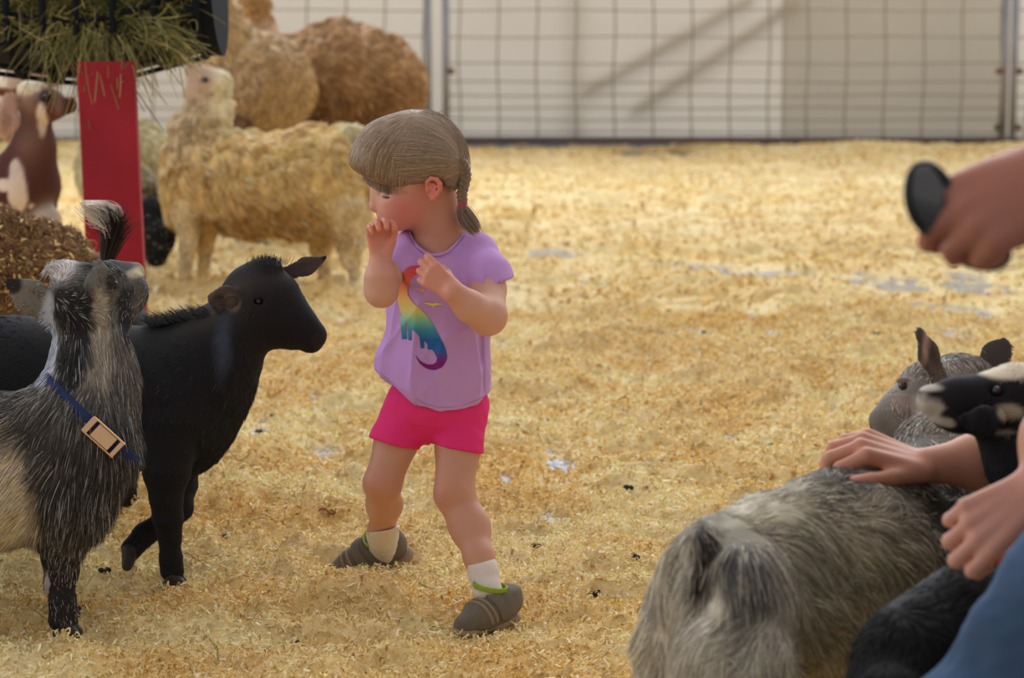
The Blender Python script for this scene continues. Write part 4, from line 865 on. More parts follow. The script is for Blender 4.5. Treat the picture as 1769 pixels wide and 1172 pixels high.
# ---- shirt
SHC = rgb(200, 152, 214)
s = Body(.0026, .03); s.col = SHC
zc = lambda P: (P[:, 0]/P[:, 1])*FPX/.9912+884.5
def hem(P): return np.interp(zc(P), [640, 653, 675, 719, 757, 801, 845, 860], [at(0, y, 4.2)[2] for y in (640, 648, 668, 698, 712, 708, 690, 680)])-P[:, 2]
def slcut(px0, py0, px1, py1, Y, outward):   # plane through the sleeve hem, seen edge-on
    A_, B_ = at(px0, py0, Y), at(px1, py1, Y); n_ = nrm(np.cross(B_-A_, FWD)); n_ = n_ if n_@np.asarray(outward, float) > 0 else -n_; return A_, n_
A1, N1 = slcut(823, 509, 878, 483, 4.2, (.3, 0, -1)); A2, N2 = slcut(690, 478, 655, 452, 4.2, (-.6, 0, -1))
s.chain([(822, 440, 4.28, 35), (843, 480, 4.235, 40), (862, 545, 4.19, 43)], k=.02); s.chain([(712, 432, 4.27, 30), (690, 460, 4.225, 28), (662, 510, 4.18, 30)], k=.02)
s.fn(lambda P: np.where(zc(P) > 762, (P-A1)@N1, (P-A2)@N2), 'i', .003)
s.cap(at(846, 492, 4.22), pm(33, 4.2), at(866, 560, 4.18), pm(40, 4.2), op='s', k=.004); s.cap(at(676, 486, 4.19), pm(24, 4.2), at(658, 525, 4.17), pm(27, 4.2), op='s', k=.004)
s.chain([(766, 450, 4.285, 62), (764, 500, 4.28, 74)], k=.02)
for (x0, y0, r0_, x1, y1, r1_) in ((764, 490, 74, 760, 560, 84), (760, 560, 84, 751, 640, 93), (751, 640, 93, 749, 730, 104)):
    s.cap(at(x0, y0, 4.28), pm(r0_, 4.28), at(x1, y1, 4.28), pm(r1_, 4.28), flat=((0, 1, 0), .80), k=.02)
s.chain([(712, 430, 4.28, 31), (772, 432, 4.285, 38), (822, 440, 4.285, 35)], k=.02)
s.fn(hem, 'i', .003)
s.pell(752, 392, 4.25, 49, 70, 45, op='s', k=.006)
# hollow inside
s.cap(at(760, 560, 4.28), pm(66, 4.28), at(750, 760, 4.28), pm(100, 4.28), flat=((0, 1, 0), .8), op='s', k=.004)
def folds(P):
    X_ = zc(P); Z_ = P[:, 2]*1000; f1 = np.sin(X_*.075+Z_*.012+2.2*vnoise(P*[1, 1, .35], 14, 2)); w = np.clip((.80-P[:, 2])*4, .15, 1)*np.where(X_ > 838, .35, 1)*np.clip((P[:, 2]-at(0, 716, 4.2)[2])*22, .25, 1)*np.clip((at(0, 450, 4.2)[2]-P[:, 2])*18+.1, .08, 1)
    return .0060*f1*w*np.clip(.55+.6*vnoise(P, 9, 5), 0, 1)+.0055*vnoise(P*[1, 1, .5], 20, 8)*w+.0007*vnoise(P, 60, 9)+w*.007*((1-np.abs(vnoise(P*[1.3, 1.3, .45], 15, 40)))**5-.2)+w*.004*((1-np.abs(vnoise(P@np.array([[1, 0, .6], [0, 1, 0], [-.6, 0, .5]]), 17, 44)))**6-.15)
def shirt_shade(P, C): return C
SM = mat('lilac_jersey', attr=True, rough=.85, spec=.15, bump=('noise', 700, .0004), sheen=.1)
sh = s.build('shirt', SM, girl, disp=folds)
bvh_s = BVHTree.FromPolygons(s.V.tolist(), s.F.tolist()); CAMP = Vector((0, 0, CAMH))
def onshirt(px, py, off=.0012):
    d = Vector(at(px, py, 4.2))-CAMP; d.normalize(); h_ = bvh_s.ray_cast(CAMP, d, 6)
    if h_[0] is None: return at(px, py, 4.2)
    n_ = h_[1]; n_ = n_ if n_.dot(d) < 0 else -n_; return np.array(h_[0]+n_*off)
GRAD = [(455, rgb(214, 70, 92)), (475, rgb(226, 92, 84)), (500, rgb(232, 140, 88)), (520, rgb(236, 190, 110)), (538, rgb(214, 206, 120)), (552, rgb(140, 200, 160)), (568, rgb(72, 150, 170)), (588, rgb(36, 96, 156)), (605, rgb(44, 100, 170)), (616, rgb(96, 66, 140)), (626, rgb(132, 34, 118)), (645, rgb(130, 24, 108))]
def gcol(y): return np.array([np.interp(y, [g_[0] for g_ in GRAD], [g_[1][i] for g_ in GRAD]) for i in range(3)])
class Decal:
    def __init__(s): s.V = []; s.F = []; s.C = []
    def strip(s, pts, m=7, colf=gcol):
        """pts (x,y,halfwidth) polyline, resampled"""
        P = np.array(pts, float); L = np.r_[0, np.cumsum(np.hypot(*np.diff(P[:, :2], axis=0).T))]; n = max(3, int(L[-1]/1.6)); q = np.linspace(0, L[-1], n)
        # smooth (Catmull like) by averaging the resampled line
        R = np.stack([np.interp(q, L, P[:, i]) for i in range(3)], 1)
        for _ in range(5): R[1:-1] = (R[:-2]+2*R[1:-1]+R[2:])/4
        T = np.gradient(R[:, :2], axis=0); T /= np.linalg.norm(T, axis=1)[:, None]+1e-9; N_ = np.stack([-T[:, 1], T[:, 0]], 1); k0 = len(s.V)
        for i in range(n):
            for j in range(m):
                x, y = R[i, :2]+N_[i]*R[i, 2]*(j/(m-1)*2-1); s.V.append(onshirt(x, y)); s.C.append(colf(y))
        for i in range(n-1):
            for j in range(m-1): a_ = k0+i*m+j; s.F.append((a_, a_+1, a_+m+1, a_+m))
D = Decal()
D.strip([(733, 470, 6), (722, 466, 7), (710, 468, 8.5), (700, 480, 9), (696, 496, 8.5), (696, 512, 9.5), (702, 528, 12.5), (711, 542, 16), (724, 556, 17.5), (738, 573, 15.5), (750, 589, 12), (760, 605, 10), (764.5, 618, 8.5), (760, 630, 6.5), (750, 635, 5), (738, 634, 3.6), (726, 627, 2), (718, 615, .5)], 9)
for x0, y0, x1, y1, w in ((697, 556, 699, 586, 4.6), (707.5, 562, 709, 588, 3.0), (728, 578, 730, 602, 3.8), (742.5, 586, 743, 604, 4.6)): D.strip([(x0, y0-10, w), (x0, y0, w), (x1, y1, w*.85)], 5)
BIRD1 = rgb(240, 176, 120); BIRD2 = rgb(226, 216, 110)
D.strip([(719, 499, .4), (725, 500, 1.8), (730, 503, 2.4), (736, 504, .5)], 4, lambda y: BIRD1); D.strip([(730, 503, 2.2), (732, 500, 1.0), (733, 498, .3)], 3, lambda y: BIRD1)
D.strip([(731, 523, .4), (739, 524, 1.6), (748, 527, 2.6), (756, 525, 1.8), (765, 526, .4)], 4, lambda y: BIRD2); D.strip([(747, 526, 2.4), (749, 532, .4)], 3, lambda y: BIRD2); D.strip([(749, 526, 1.4), (756, 522, .4)], 3, lambda y: BIRD2)
pr_ = mk('dinosaur_print', D.V, D.F, mat('rainbow_print', attr=True, rough=.7, spec=.2), sh, col=np.array(D.C)); pr_['label'] = 'rainbow long-necked dinosaur print with two small birds'
# ribbed collar and hem stitching
ring = [onshirt(x, y, .0022) for x, y in ((705, 399), (707, 408), (712, 418), (720, 428), (732, 436.5), (746, 441), (760, 441), (774, 436), (786, 426), (796, 414), (801, 406))]
a = Acc(); a.tube(ring, .0034, 8, flat=.6); a.make('collar', mat('lilac_rib', tuple(SHC*.92), rough=.85), sh)
a = Acc(); a.tube([onshirt(x, y-7, .0003) for x, y in ((658, 652), (675, 667), (697, 683), (719, 697), (738, 706), (757, 711), (780, 711), (801, 707), (825, 698), (842, 689))], .0006, 5); a.make('hem_stitching', mat('lilac_thread', tuple(SHC*.8), rough=.9), sh)

# ---- shorts
PK_ = rgb(234, 52, 122); t = Body(.0026, .02); t.col = PK_
t.chain([(754, 640, 4.28, 62), (756, 700, 4.28, 72)], k=.02); t.pell(722, 704, 4.28, 50, 58, 44, k=.02); t.pell(790, 708, 4.28, 50, 58, 44, k=.02); t.pell(752, 706, 4.27, 34, 58, 31, k=.02)
t.chain([(712, 700, 4.285, 48), (680, 768, 4.255, 42), (670, 800, 4.245, 40)], k=.012); t.chain([(795, 700, 4.275, 48), (792, 775, 4.24, 42.5), (790, 815, 4.22, 40)], k=.012)
A3, N3 = slcut(639, 756, 720, 778, 4.25, (0, 0, -1)); A4, N4 = slcut(750, 768, 834, 784, 4.24, (0, 0, -1))
t.fn(lambda P: np.where(zc(P) < 738, (P-A3)@N3, (P-A4)@N4), 'i', .003)
t.fn(lambda P: P[:, 2]-at(0, 655, 4.28)[2], 'i', .003)
sho = t.build('shorts', mat('pink_jersey', attr=True, rough=.8, spec=.2, bump=('noise', 500, .0005)), girl, disp=lambda P: .0016*vnoise(P*[.4, 1, 1.4], 34, 3)+.0012*vnoise(P*[.5, 1, 1], 70, 4))

# ---- socks and shoes
SOCK = mat('white_cotton', tuple(rgb(222, 208, 198)), rough=.9, bump=('noise', 500, .0006)); SHOE = mat('taupe_mesh', tuple(rgb(128, 116, 104)), rough=.85, bump=('wave', 170, .0012), var=(40, .12)); SOLE = mat('tan_rubber', tuple(rgb(158, 138, 112)), rough=.7, bump=('wave', 90, .001)); STRAPM = mat('taupe_strap', tuple(rgb(112, 102, 92)), rough=.8, bump=('noise', 400, .0005)); GREEN = mat('lime_lining', tuple(rgb(148, 168, 50)), rough=.8)
def sock(pts, top):
    q = Body(.0024, .01); q.chain(pts, k=.01); A_, N_ = top; q.fn(lambda P: (P-A_)@N_, 'i', .002); return q.build('sock', SOCK, girl, colour=False, disp=lambda P: .0006*vnoise(P*[.5, .5, 3], 60, 3))
sock([(664, 895, 4.335, 30), (661, 925, 4.395, 26), (662, 954, 4.44, 25)], slcut(634, 921, 686, 909, 4.36, (0, 0, 1)))
sock([(826, 955, 4.13, 27.5), (835, 990, 4.10, 25), (843, 1024, 4.075, 26)], slcut(804, 976, 855, 964, 4.12, (0, 0, 1)))
def shoe(heel, toe, up, half, ank, ankr):
    """heel / toe = points on the sole; local frame x to the toe, z up through the ankle"""
    H = np.asarray(heel, float); T_ = np.asarray(toe, float); x = nrm(T_-H); L = np.linalg.norm(T_-H); z = nrm(np.asarray(up, float)-x*(x@np.asarray(up, float))); y = np.cross(z, x); M = np.stack([x, y, z], 1)
    W_ = lambda a_, b_, c_: H+x*a_*L+y*b_*L+z*c_*L; nz = nrm(z-.12*x)
    def upper(e_=0):
        u = Body(.0023, .02); u.k = .02
        u.cap(W_(.13, 0, .22), .155*L+e_, W_(.34, 0, .22), .18*L+e_, k=.02); u.cap(W_(.34, 0, .22), .18*L+e_, W_(.62, 0, .15), .18*L+e_, k=.02); u.cap(W_(.62, 0, .12), .17*L+e_, W_(.86, 0, .10), .13*L+e_, k=.02)
        u.cap(W_(.11, 0, .30), .12*L+e_, W_(.10, 0, .40), .11*L+e_, k=.02); u.cap(W_(.40, 0, .30), .11*L+e_, W_(.22, 0, .30), .13*L+e_, k=.02)
        u.fn(lambda P: (W_(0, 0, .07)-P)@z, 'i', .003); return u
    u = upper(); 
    A_ = np.asarray(ank, float); a0 = (A_-H)@x/L; u.cap(A_, ankr, A_+nz*.05+x*0, ankr*1.25, op='s', k=.006); u.fn(lambda P: (P-W_(.2, 0, .43))@nrm(z-.1*x), 'i', .006)
    up_ = u.build('shoe', SHOE, girl, colour=False)
    so_ = Body(.0023, .012); so_.cap(W_(.10, 0, .05), .15*L, W_(.40, 0, .04), .15*L, flat=(z, .50), k=.01); so_.cap(W_(.40, 0, .04), .15*L, W_(.85, 0, .045), .155*L, flat=(z, .42), k=.01)
    so_.build('sole', SOLE, up_, colour=False)
    for nm, f0, tilt, w_, mm in (('strap', .47, .55, .045, STRAPM), ('lace_band', .60, .5, .012, SOLE), ('lace_band', .68, .45, .010, SOLE)):
        st = upper(.0032); n_ = nrm(x+z*tilt*-.6); c_ = W_(f0, 0, .28); st.fn(lambda P: np.abs((P-c_)@n_)-w_*L*1.3, 'i', .002); st.fn(lambda P: (W_(0, 0, .13)-P)@z, 'i', .002)
        st.cap(A_, ankr, A_+nz*.05, ankr*1.25, op='s', k=.004); st.build(nm, mm, up_, colour=False)
    # lime collar lining around the ankle opening
    ax_ = nz; ln = Body(.0022, .004); c0 = W_(.20, 0, .40)
    ln.cap(A_-ax_*.01, ankr+.0035, A_+ax_*.03, ankr+.0045, k=.003); ln.cap(A_-ax_*.03, ankr+.0005, A_+ax_*.06, ankr+.0015, op='s', k=.002)
    ln.fn(lambda P: np.abs((P-W_(.2, 0, .425))@nrm(z-.1*x))-.005, 'i', .002); ln.build('lining', GREEN, up_, colour=False)
    return up_
s1_ = shoe(at(710, 962, 4.46), at(564, 1014, 4.47), (.34, -.42, .9), .03, at(662, 946, 4.44), pm(26, 4.4))
s2_ = shoe(at(886, 1070, 4.12), at(788, 1100, 4.00), (.10, -.10, 1), .03, at(845, 1022, 4.075), pm(27, 4.08))
s1_['label'] = 'taupe strap shoe with its heel lifted'; s2_['label'] = 'taupe strap shoe dusted with shavings'
# ================================================================ right-hand group: grizzled goat, black and white goat, black goat, two adults
GZ, GZD, GZL, CRM = rgb(150, 140, 122), rgb(92, 86, 80), rgb(190, 182, 166), rgb(206, 190, 152)
g = animal('grizzled_goat', 'shaggy grizzled grey and tan goat being petted, rump towards the camera', 'goat', 1400, 3.15)
b = Body(.0042, .035); b.col = GZ; b.fur = .034
b.chain([(1265, 1020, 2.93, 118), (1330, 1005, 3.0, 126)], k=.04); b.chain([(1330, 1015, 3.02, 134), (1430, 1015, 3.12, 170), (1530, 1000, 3.24, 170), (1585, 960, 3.32, 145)], k=.05)
b.chain([(1245, 955, 2.93, 56), (1345, 932, 3.03, 50), (1450, 880, 3.14, 50), (1545, 850, 3.26, 50)], k=.05, col=rgb(128, 122, 112))
b.chain([(1580, 880, 3.33, 105), (1620, 800, 3.45, 70), (1650, 720, 3.55, 62)], k=.04, col=rgb(112, 106, 98), rev=True, fur=.02)
# hindquarters: left and right thigh, hocks
b.chain([(1205, 1000, 2.97, 66), (1180, 1100, 2.99, 64), (1135, 1240, 3.0, 50), (1105, 1340, 3.0, 30)], k=.03, col=GZL, fur=.032); b.chain([(1105, 1340, 3.0, 28), (1120, 1420, 2.98, 22), (1122, 1450, 2.98, 22)], fur=.008, col=GZD)
b.chain([(1275, 1030, 2.86, 92), (1262, 1150, 2.84, 88), (1255, 1270, 2.83, 62), (1215, 1390, 2.84, 34)], k=.03, col=GZL, fur=.032); b.chain([(1215, 1390, 2.84, 30), (1235, 1480, 2.83, 24), (1237, 1520, 2.83, 24)], fur=.008, col=GZD)
for x, yy in ((1540, 3.2), (1640, 3.32)): b.chain([(x, 1040, yy, 74), (x+5, 1180, yy, 38), (x+3, 1260, yy, 30), (x+5, 1330, yy+.02, 24)], k=.03, col=GZD, fur=.012)
b.chain([(1222, 915, 2.88, 18), (1206, 935, 2.85, 16), (1198, 985, 2.84, 13), (1200, 1030, 2.84, 7)], k=.012, col=rgb(200, 192, 178), fur=.032)
b.pell(1222, 1000, 2.80, 22, 34, 72, op='s', k=.03)
# head turned to the left
b.chain([(1650, 684, 3.58, 62), (1606, 672, 3.56, 50)], k=.03, col=rgb(142, 134, 126), fur=.012); b.chain([(1602, 690, 3.56, 50), (1558, 712, 3.54, 36), (1530, 734, 3.53, 22)], k=.025, rev=True, col=rgb(158, 148, 138), fur=.009)
b.chain([(1640, 740, 3.56, 46), (1580, 752, 3.54, 30)], k=.03, rev=True, col=rgb(166, 156, 146), fur=.010)
b.pell(1519, 728, 3.53, 12, 20, 17, k=.012, col=rgb(70, 62, 60), fur=.002); b.pell(1527, 748, 3.53, 18, 20, 12, k=.01, col=rgb(80, 72, 68), fur=.002)
b.pell(1516, 722, 3.505, 4, 4, 3, op='s', k=.003); b.pell(1560, 668, 3.50, 12, 8, 9, op='s', k=.008); b.pell(1560, 657, 3.50, 13, 6, 5, k=.006, fur=.003, col=rgb(120, 110, 104))
b.pell(1662, 636, 3.6, 44, 50, 24, k=.02, col=rgb(110, 98, 92), fur=.02, flow=(.9, 0, .3))
ear(b, (1622, 652, 3.52), (1604, 612, 3.5), (1589, 575, 3.49), 17, (.35, -.9, -.1), thin=.32, col=rgb(88, 80, 76), fur=.006, r0=1.0, tr=.62)
ear(b, (1706, 640, 3.66), (1722, 612, 3.66), (1734, 596, 3.66), 22, (-.2, -.9, 0), thin=.3, cup=False, col=rgb(74, 68, 66), fur=.006, r0=.9)
P_ = b.paint
P_(1290, 970, 2.8, 60, 90, rgb(96, 94, 94), rd=110, soft=.5, ns=.4, nf=16); P_(1215, 985, 2.84, 20, 110, rgb(64, 52, 50), rd=60, soft=.35, ns=.25)
P_(1310, 878, 3.0, 70, 22, rgb(226, 218, 196), rd=120, soft=.4, ns=.4); P_(1322, 893, 2.92, 16, 6, rgb(205, 165, 80), rd=40, soft=.4)
P_(1480, 1000, 3.0, 190, 150, rgb(158, 146, 116), rd=180, soft=.8, ns=.5, nf=10); P_(1620, 880, 3.2, 100, 90, rgb(62, 58, 54), rd=160, soft=.6, ns=.4, nf=12); P_(1460, 828, 3.12, 60, 24, rgb(92, 88, 84), rd=90, soft=.5)
P_(1400, 1130, 2.95, 140, 90, CRM, rd=140, soft=.9, ns=.5, nf=10); P_(1236, 1080, 2.8, 20, 110, rgb(214, 206, 190), rd=40, soft=.6, ns=.3); P_(1165, 1130, 2.95, 36, 120, rgb(206, 198, 184), rd=90, soft=.7, ns=.3)
P_(1590, 690, 3.48, 10, 40, rgb(206, 192, 180), rd=30, soft=.6, ns=.5); P_(1558, 700, 3.48, 16, 30, rgb(168, 150, 142), rd=30, soft=.6, ns=.4); P_(1600, 600, 3.49, 6, 26, rgb(176, 150, 140), rd=20, soft=.5)
b.build('goat_body', SKINM, g, disp=lambda P: .006*fbm(P, 16, 2, 4)*(P[:, 2] < .5)); bvh_gz = BVHTree.FromPolygons(b.V.tolist(), b.F.tolist())
fur(b, 120000, g, FURM, rad=.00048, seg=6, lift=.25, wav=.5, wf=26, jit=.38, light=rgb(214, 204, 184), lightp=.22, gravity=.6, clump=.25, cf=30)
eye(g, 1560, 667, 3.505, 8)
hoof(g, 1120, 1470, 2.98, 24, fx=.8); hoof(g, 1235, 1545, 2.83, 26, fx=.8); hoof(g, 1545, 1372, 3.22, 24, fx=.8); hoof(g, 1646, 1330, 3.34, 22, fx=.8)

# black and white goat, head reaching in over the arm
g = animal('pied_goat', 'black and white goat, mottled muzzle reaching in from the edge over the forearm', 'goat', 1850, 3.05)
b = Body(.004, .03); b.col = rgb(34, 33, 37); b.fur = .010
b.chain([(1748, 690, 3.08, 54), (1700, 694, 3.07, 44)], k=.03); b.chain([(1700, 698, 3.07, 40), (1650, 692, 3.06, 32), (1614, 692, 3.055, 24)], k=.025, rev=True, fur=.004)
b.chain([(1700, 722, 3.07, 30), (1650, 722, 3.06, 18), (1626, 722, 3.055, 12)], k=.02, rev=True, fur=.004); b.pell(1600, 690, 3.055, 17, 22, 20, k=.012, fur=.002, rev=False) if False else b.pell(1600, 690, 3.055, 17, 22, 20, k=.012, fur=.002)
b.chain([(1765, 700, 3.09, 60), (1800, 770, 3.1, 84), (1870, 850, 3.12, 112)], k=.04, fur=.014); b.chain([(1740, 748, 3.09, 40), (1760, 800, 3.1, 50)], k=.03)
b.chain([(1880, 880, 3.12, 130), (2020, 900, 3.12, 140), (2180, 905, 3.13, 135)], k=.05, fur=.02)
for x, yy in ((1880, 3.02), (1920, 3.2), (2150, 3.04), (2200, 3.22)): b.chain([(x, 980, yy, 70), (x+5, 1120, yy, 36), (x, 1220, yy, 26), (x+3, 1310 if yy > 3.15 else 1390, yy, 22)], k=.03, fur=.01)
b.cap(at(1588, 706, 3.03), .0015, at(1640, 734, 3.03), .002, op='s', k=.003); b.pell(1597, 682, 3.027, 4.5, 4, 3, op='s', k=.003); b.pell(1722, 676, 3.04, 12, 8, 8, op='s', k=.008)
ear(b, (1722, 720, 3.02), (1700, 728, 3.0), (1668, 722, 3.0), 24, (.1, -.95, .25), thin=.35, cup=False, col=rgb(30, 29, 32), fur=.008, r0=.8)
ear(b, (1775, 680, 3.15), (1800, 670, 3.2), (1830, 665, 3.2), 24, (0, 0, -1), thin=.3, col=rgb(30, 29, 32), fur=.006)
WT = rgb(226, 212, 186); P_ = b.paint
P_(1745, 634, 3.08, 55, 20, WT, rd=70, soft=.15, ns=.2); P_(1790, 610, 3.1, 60, 28, WT, rd=90, soft=.15, ns=.2); P_(1604, 708, 3.05, 22, 26, rgb(200, 190, 172), rd=50, soft=.2, ns=.35, nf=60); P_(1632, 730, 3.04, 16, 10, rgb(196, 186, 168), rd=30, soft=.2, ns=.3, nf=60); P_(1599, 684, 3.03, 9, 8, rgb(50, 46, 48), rd=14)
P_(1752, 714, 3.02, 26, 12, rgb(190, 176, 152), rd=40, soft=.3, ns=.4); P_(1735, 752, 3.02, 26, 6, rgb(176, 164, 146), rd=30, soft=.4, ns=.4); P_(1602, 670, 3.05, 26, 6, rgb(196, 188, 176), rd=30, soft=.3, ns=.2)
b.build('goat_body', SKINM, g); fur(b, 40000, g, FURM, rad=.00038, lift=.12, wav=.15, jit=.3, gravity=.25)
eye(g, 1722, 676, 3.042, 9)
for x, yy, y in ((1885, 3.02, 1435), (1925, 3.2, 1350), (2155, 3.04, 1425), (2205, 3.22, 1350)): hoof(g, x, y, yy, 22, fx=-1)

# black goat in the lower right corner
g = animal('black_goat', 'shaggy black goat low in the corner beside the blue jeans', 'goat', 1640, 2.72)
b = Body(.0045, .04); b.col = rgb(24, 23, 25); b.fur = .022
b.chain([(1600, 1130, 2.70, 92), (1680, 1110, 2.74, 118), (1780, 1120, 2.82, 128)], k=.05); b.chain([(1560, 1140, 2.69, 74), (1530, 1190, 2.68, 66)], k=.04)
b.chain([(1780, 1090, 2.84, 78), (1860, 1030, 2.92, 62)], k=.04); b.chain([(1865, 1020, 2.93, 52), (1930, 1040, 2.95, 34)], rev=True, k=.03, fur=.006)
for x, yy in ((1545, 2.62), (1560, 2.80), (1760, 2.72), (1790, 2.9)): b.chain([(x, 1210, yy, 60), (x, 1350, yy, 34), (x, 1480, yy, 24)], k=.03, fur=.01)
ear(b, (1850, 990, 2.86), (1835, 1010, 2.82), (1815, 1030, 2.8), 22, (0, -1, 0), cup=False, fur=.006)
b.build('goat_body', SKINM, g); fur(b, 45000, g, FURM, rad=.0005, lift=.3, wav=.3, jit=.35, light=rgb(60, 58, 60), lightp=.06, gravity=.3, clump=.2)
eye(g, 1890, 1015, 2.885, 9)
for x, yy, y in ((1545, 2.62, 1600), (1560, 2.80, 1540), (1760, 2.72, 1570), (1790, 2.9, 1505)): hoof(g, x, y, yy, 26)

# ---- seated adult in jeans whose two hands reach in
AS = rgb(196, 138, 112)
pa = thing('person', 'adult in blue jeans at the right edge, one hand scratching the grizzled goat', 'person', (.98, 2.75, 0))
b = Body(.0034, .02); b.col = AS
W1 = at(1604, 804, 3.19); b.cap(W1, pm(31, 3.2), at(1690, 798, 3.21), pm(46, 3.2), flat=None, k=.02); b.cap(at(1690, 798, 3.21), pm(46, 3.2), (.84, 3.33, .50), .050, k=.02); b.wchain([(.84, 3.33, .50, .048), (.99, 3.0, .90, .058)], k=.02)
H1 = hand(b, at(1606, 808, 3.19), (-.94, -.05, .33), (.3, -.30, 1), (0, -1, -.3), .190, [(46, 56, 18), (42, 54, 18), (38, 52, 18), (36, 50, 18)], ridge=.4, tcurl=(4, 6), topen=36, fat=1.0, spread=10, tips=rgb(206, 140, 118), k=.003, kp=.010, tout=.12)
W2 = at(1795, 840, 2.66); b.cap(W2, pm(38, 2.66), (.62, 2.70, .575), .042, k=.02); b.wchain([(.62, 2.70, .575, .042), (.80, 2.78, .62, .048), (.98, 2.62, .92, .058)], k=.02)
H2 = hand(b, at(1790, 842, 2.66), (-.76, -.10, -.52), (-.35, -.85, .35), (.6, -.2, -.8), .165, ridge=.3, curls=[(26, 78, 40), (30, 84, 40), (34, 86, 40), (36, 84, 40)], tcurl=(30, 35), topen=30, fat=1.04, spread=6, col=rgb(200, 148, 128), tips=rgb(206, 140, 122), k=.004, kp=.012, tout=.5)
# trunk, head, feet (outside the picture)
b.wchain([(1.02, 2.78, .50, .12), (1.02, 2.80, .75, .12), (1.02, 2.80, .95, .11)], k=.05); b.wchain([(.98, 2.64, .95, .06), (1.0, 2.95, .95, .06)], k=.04); b.wchain([(1.02, 2.80, 1.0, .052), (1.0, 2.80, 1.10, .05)], k=.03)
b.ell((.99, 2.80, 1.20), (.09, .075, .115), k=.03); b.ell((.905, 2.80, 1.18), (.018, .012, .018), k=.02); b.ell((.93, 2.80, 1.12), (.03, .03, .03), k=.03)
ASM = skin_m('adult_skin'); b.build('body', ASM, pa); nails(pa, H1, .19, NM); nails(pa, H2, .165, NM)
jn = Body(.005, .03); jn.col = (.1, .1, .1)
J0 = at(1730, 1128, 2.42)
jn.wchain([(1.02, 2.72, .42, .125), (.92, 2.66, .44, .10)], k=.04); K_ = at(1862, 1018, 2.48); jn.cap((.90, 2.62, .46), .098, K_, .076, k=.04); jn.cap(K_, .074, at(1400, 1590, 2.44), .050, k=.03); FT = at(1400, 1590, 2.44)
jn.wchain([(.98, 2.88, .44, .10), (.80, 3.10, .30, .075), (.84, 3.12, .10, .055)], k=.04)
DEN = mat('blue_denim', tuple(rgb(66, 86, 114)), rough=.9, spec=.15, var=(7, .22), bump=('noise', 420, .0007))
jn.build('jeans', DEN, pa, colour=False, disp=lambda P: .008*fbm(P*[1, 1, 1.6], 13, 3, 2))
st_ = Body(.006, .04); st_.wchain([(1.02, 2.79, .50, .135), (1.02, 2.80, .78, .135), (1.02, 2.80, .93, .12)], k=.05); st_.wchain([(.98, 2.62, .94, .07), (1.0, 2.97, .94, .07)], k=.04); st_.wchain([(.98, 2.62, .93, .068), (.93, 2.68, .82, .064)], k=.02); st_.wchain([(.985, 2.97, .92, .068), (.94, 3.09, .74, .064)], k=.02)
st_.build('shirt', mat('grey_shirt', tuple(rgb(120, 124, 132)), rough=.9), pa, colour=False)
hh = Body(.005, .02); hh.ell((1.005, 2.80, 1.225), (.10, .086, .11), k=.02); hh.fn(lambda P: (1.19-P[:, 2])-(P[:, 0]-.99)*1.2, 'i', .01); hh.build('hair', mat('brown_hair', tuple(rgb(80, 60, 46)), rough=.6), pa, colour=False)
for p_, q_ in (((FT[0], 2.44, .06), (FT[0]-.13, 2.38, .035)), ((.84, 3.12, .05), (.72, 3.18, .035))):
    bt = Body(.005, .02); bt.cap(p_, .048, q_, .036); bt.fn(lambda P: .004-P[:, 2]); bt.build('boot', mat('brown_leather', tuple(rgb(86, 60, 42)), rough=.6), pa, colour=False)
# low wooden stool the adult sits on, just outside the picture
stl = thing('stool', 'low wooden stool under the seated adult in jeans', 'stool', (1.04, 2.78, 0)); WD = mat('stool_wood', tuple(rgb(140, 104, 66)), rough=.7, var=(12, .2))
a = Acc(); a.tube([(1.04, 2.78, .27), (1.04, 2.78, .305)], .15, 24); a.make('seat', WD, stl, False)
for q in range(4):
    c_, s__ = math.cos(q*1.5708+.78), math.sin(q*1.5708+.78); a = Acc(); a.tube([(1.04+.14*c_, 2.78+.14*s__, 0), (1.04+.09*c_, 2.78+.09*s__, .27)], .016, 10); a.make('leg', WD, stl)

# ---- standing adult, fist with sunglasses
pb_ = thing('person', 'adult reaching in at the upper right, fist closed around dark sunglasses', 'person', (.98, 2.2, 0))
b = Body(.0032, .02); AS2 = rgb(164, 108, 88); b.col = AS2
WF = at(1838, 312, 2.10)
b.cap(WF, .031, (.62, 2.13, .985), .043, k=.03); b.wchain([(.62, 2.13, .985, .043), (.74, 2.16, 1.02, .047), (.93, 2.12, 1.28, .06)], k=.03)
H3 = hand(b, at(1832, 316, 2.10), (-.93, -.12, -.36), (-.22, -.88, .42), (-.3, 0, 1), .164, ridge=.75, curls=[(30, 52, 30), (36, 54, 32), (46, 58, 36), (60, 60, 40)], tcurl=(22, 22), topen=34, fat=1.10, spread=9, tips=rgb(196, 122, 102), k=.003, kp=.009, tout=.5)
b.cap(at(1832, 312, 2.1), .034, at(1740, 345, 2.10), .034, k=.03, flat=((-.22, -.88, .42), .75))
b.wchain([(.98, 2.2, .90, .13), (.98, 2.2, 1.2, .14), (.98, 2.2, 1.36, .12)], k=.05); b.wchain([(.95, 2.05, 1.36, .065), (1.0, 2.37, 1.36, .065)], k=.04); b.wchain([(.98, 2.2, 1.42, .055), (.97, 2.2, 1.52, .053)], k=.03)
b.ell((.96, 2.2, 1.63), (.095, .078, .12), k=.03); b.ell((.868, 2.2, 1.61), (.018, .012, .02), k=.02); b.wchain([(1.0, 2.37, 1.34, .055), (1.03, 2.42, 1.08, .046), (.98, 2.42, .85, .032)], k=.02)
hand(b, (.98, 2.42, .85), (-.1, 0, -1), (.2, 1, 0), (-1, 0, -.2), .17, [(15, 20, 12)]*4, spread=8)
b.build('body', ASM, pb_); nails(pb_, H3, .158, NM)
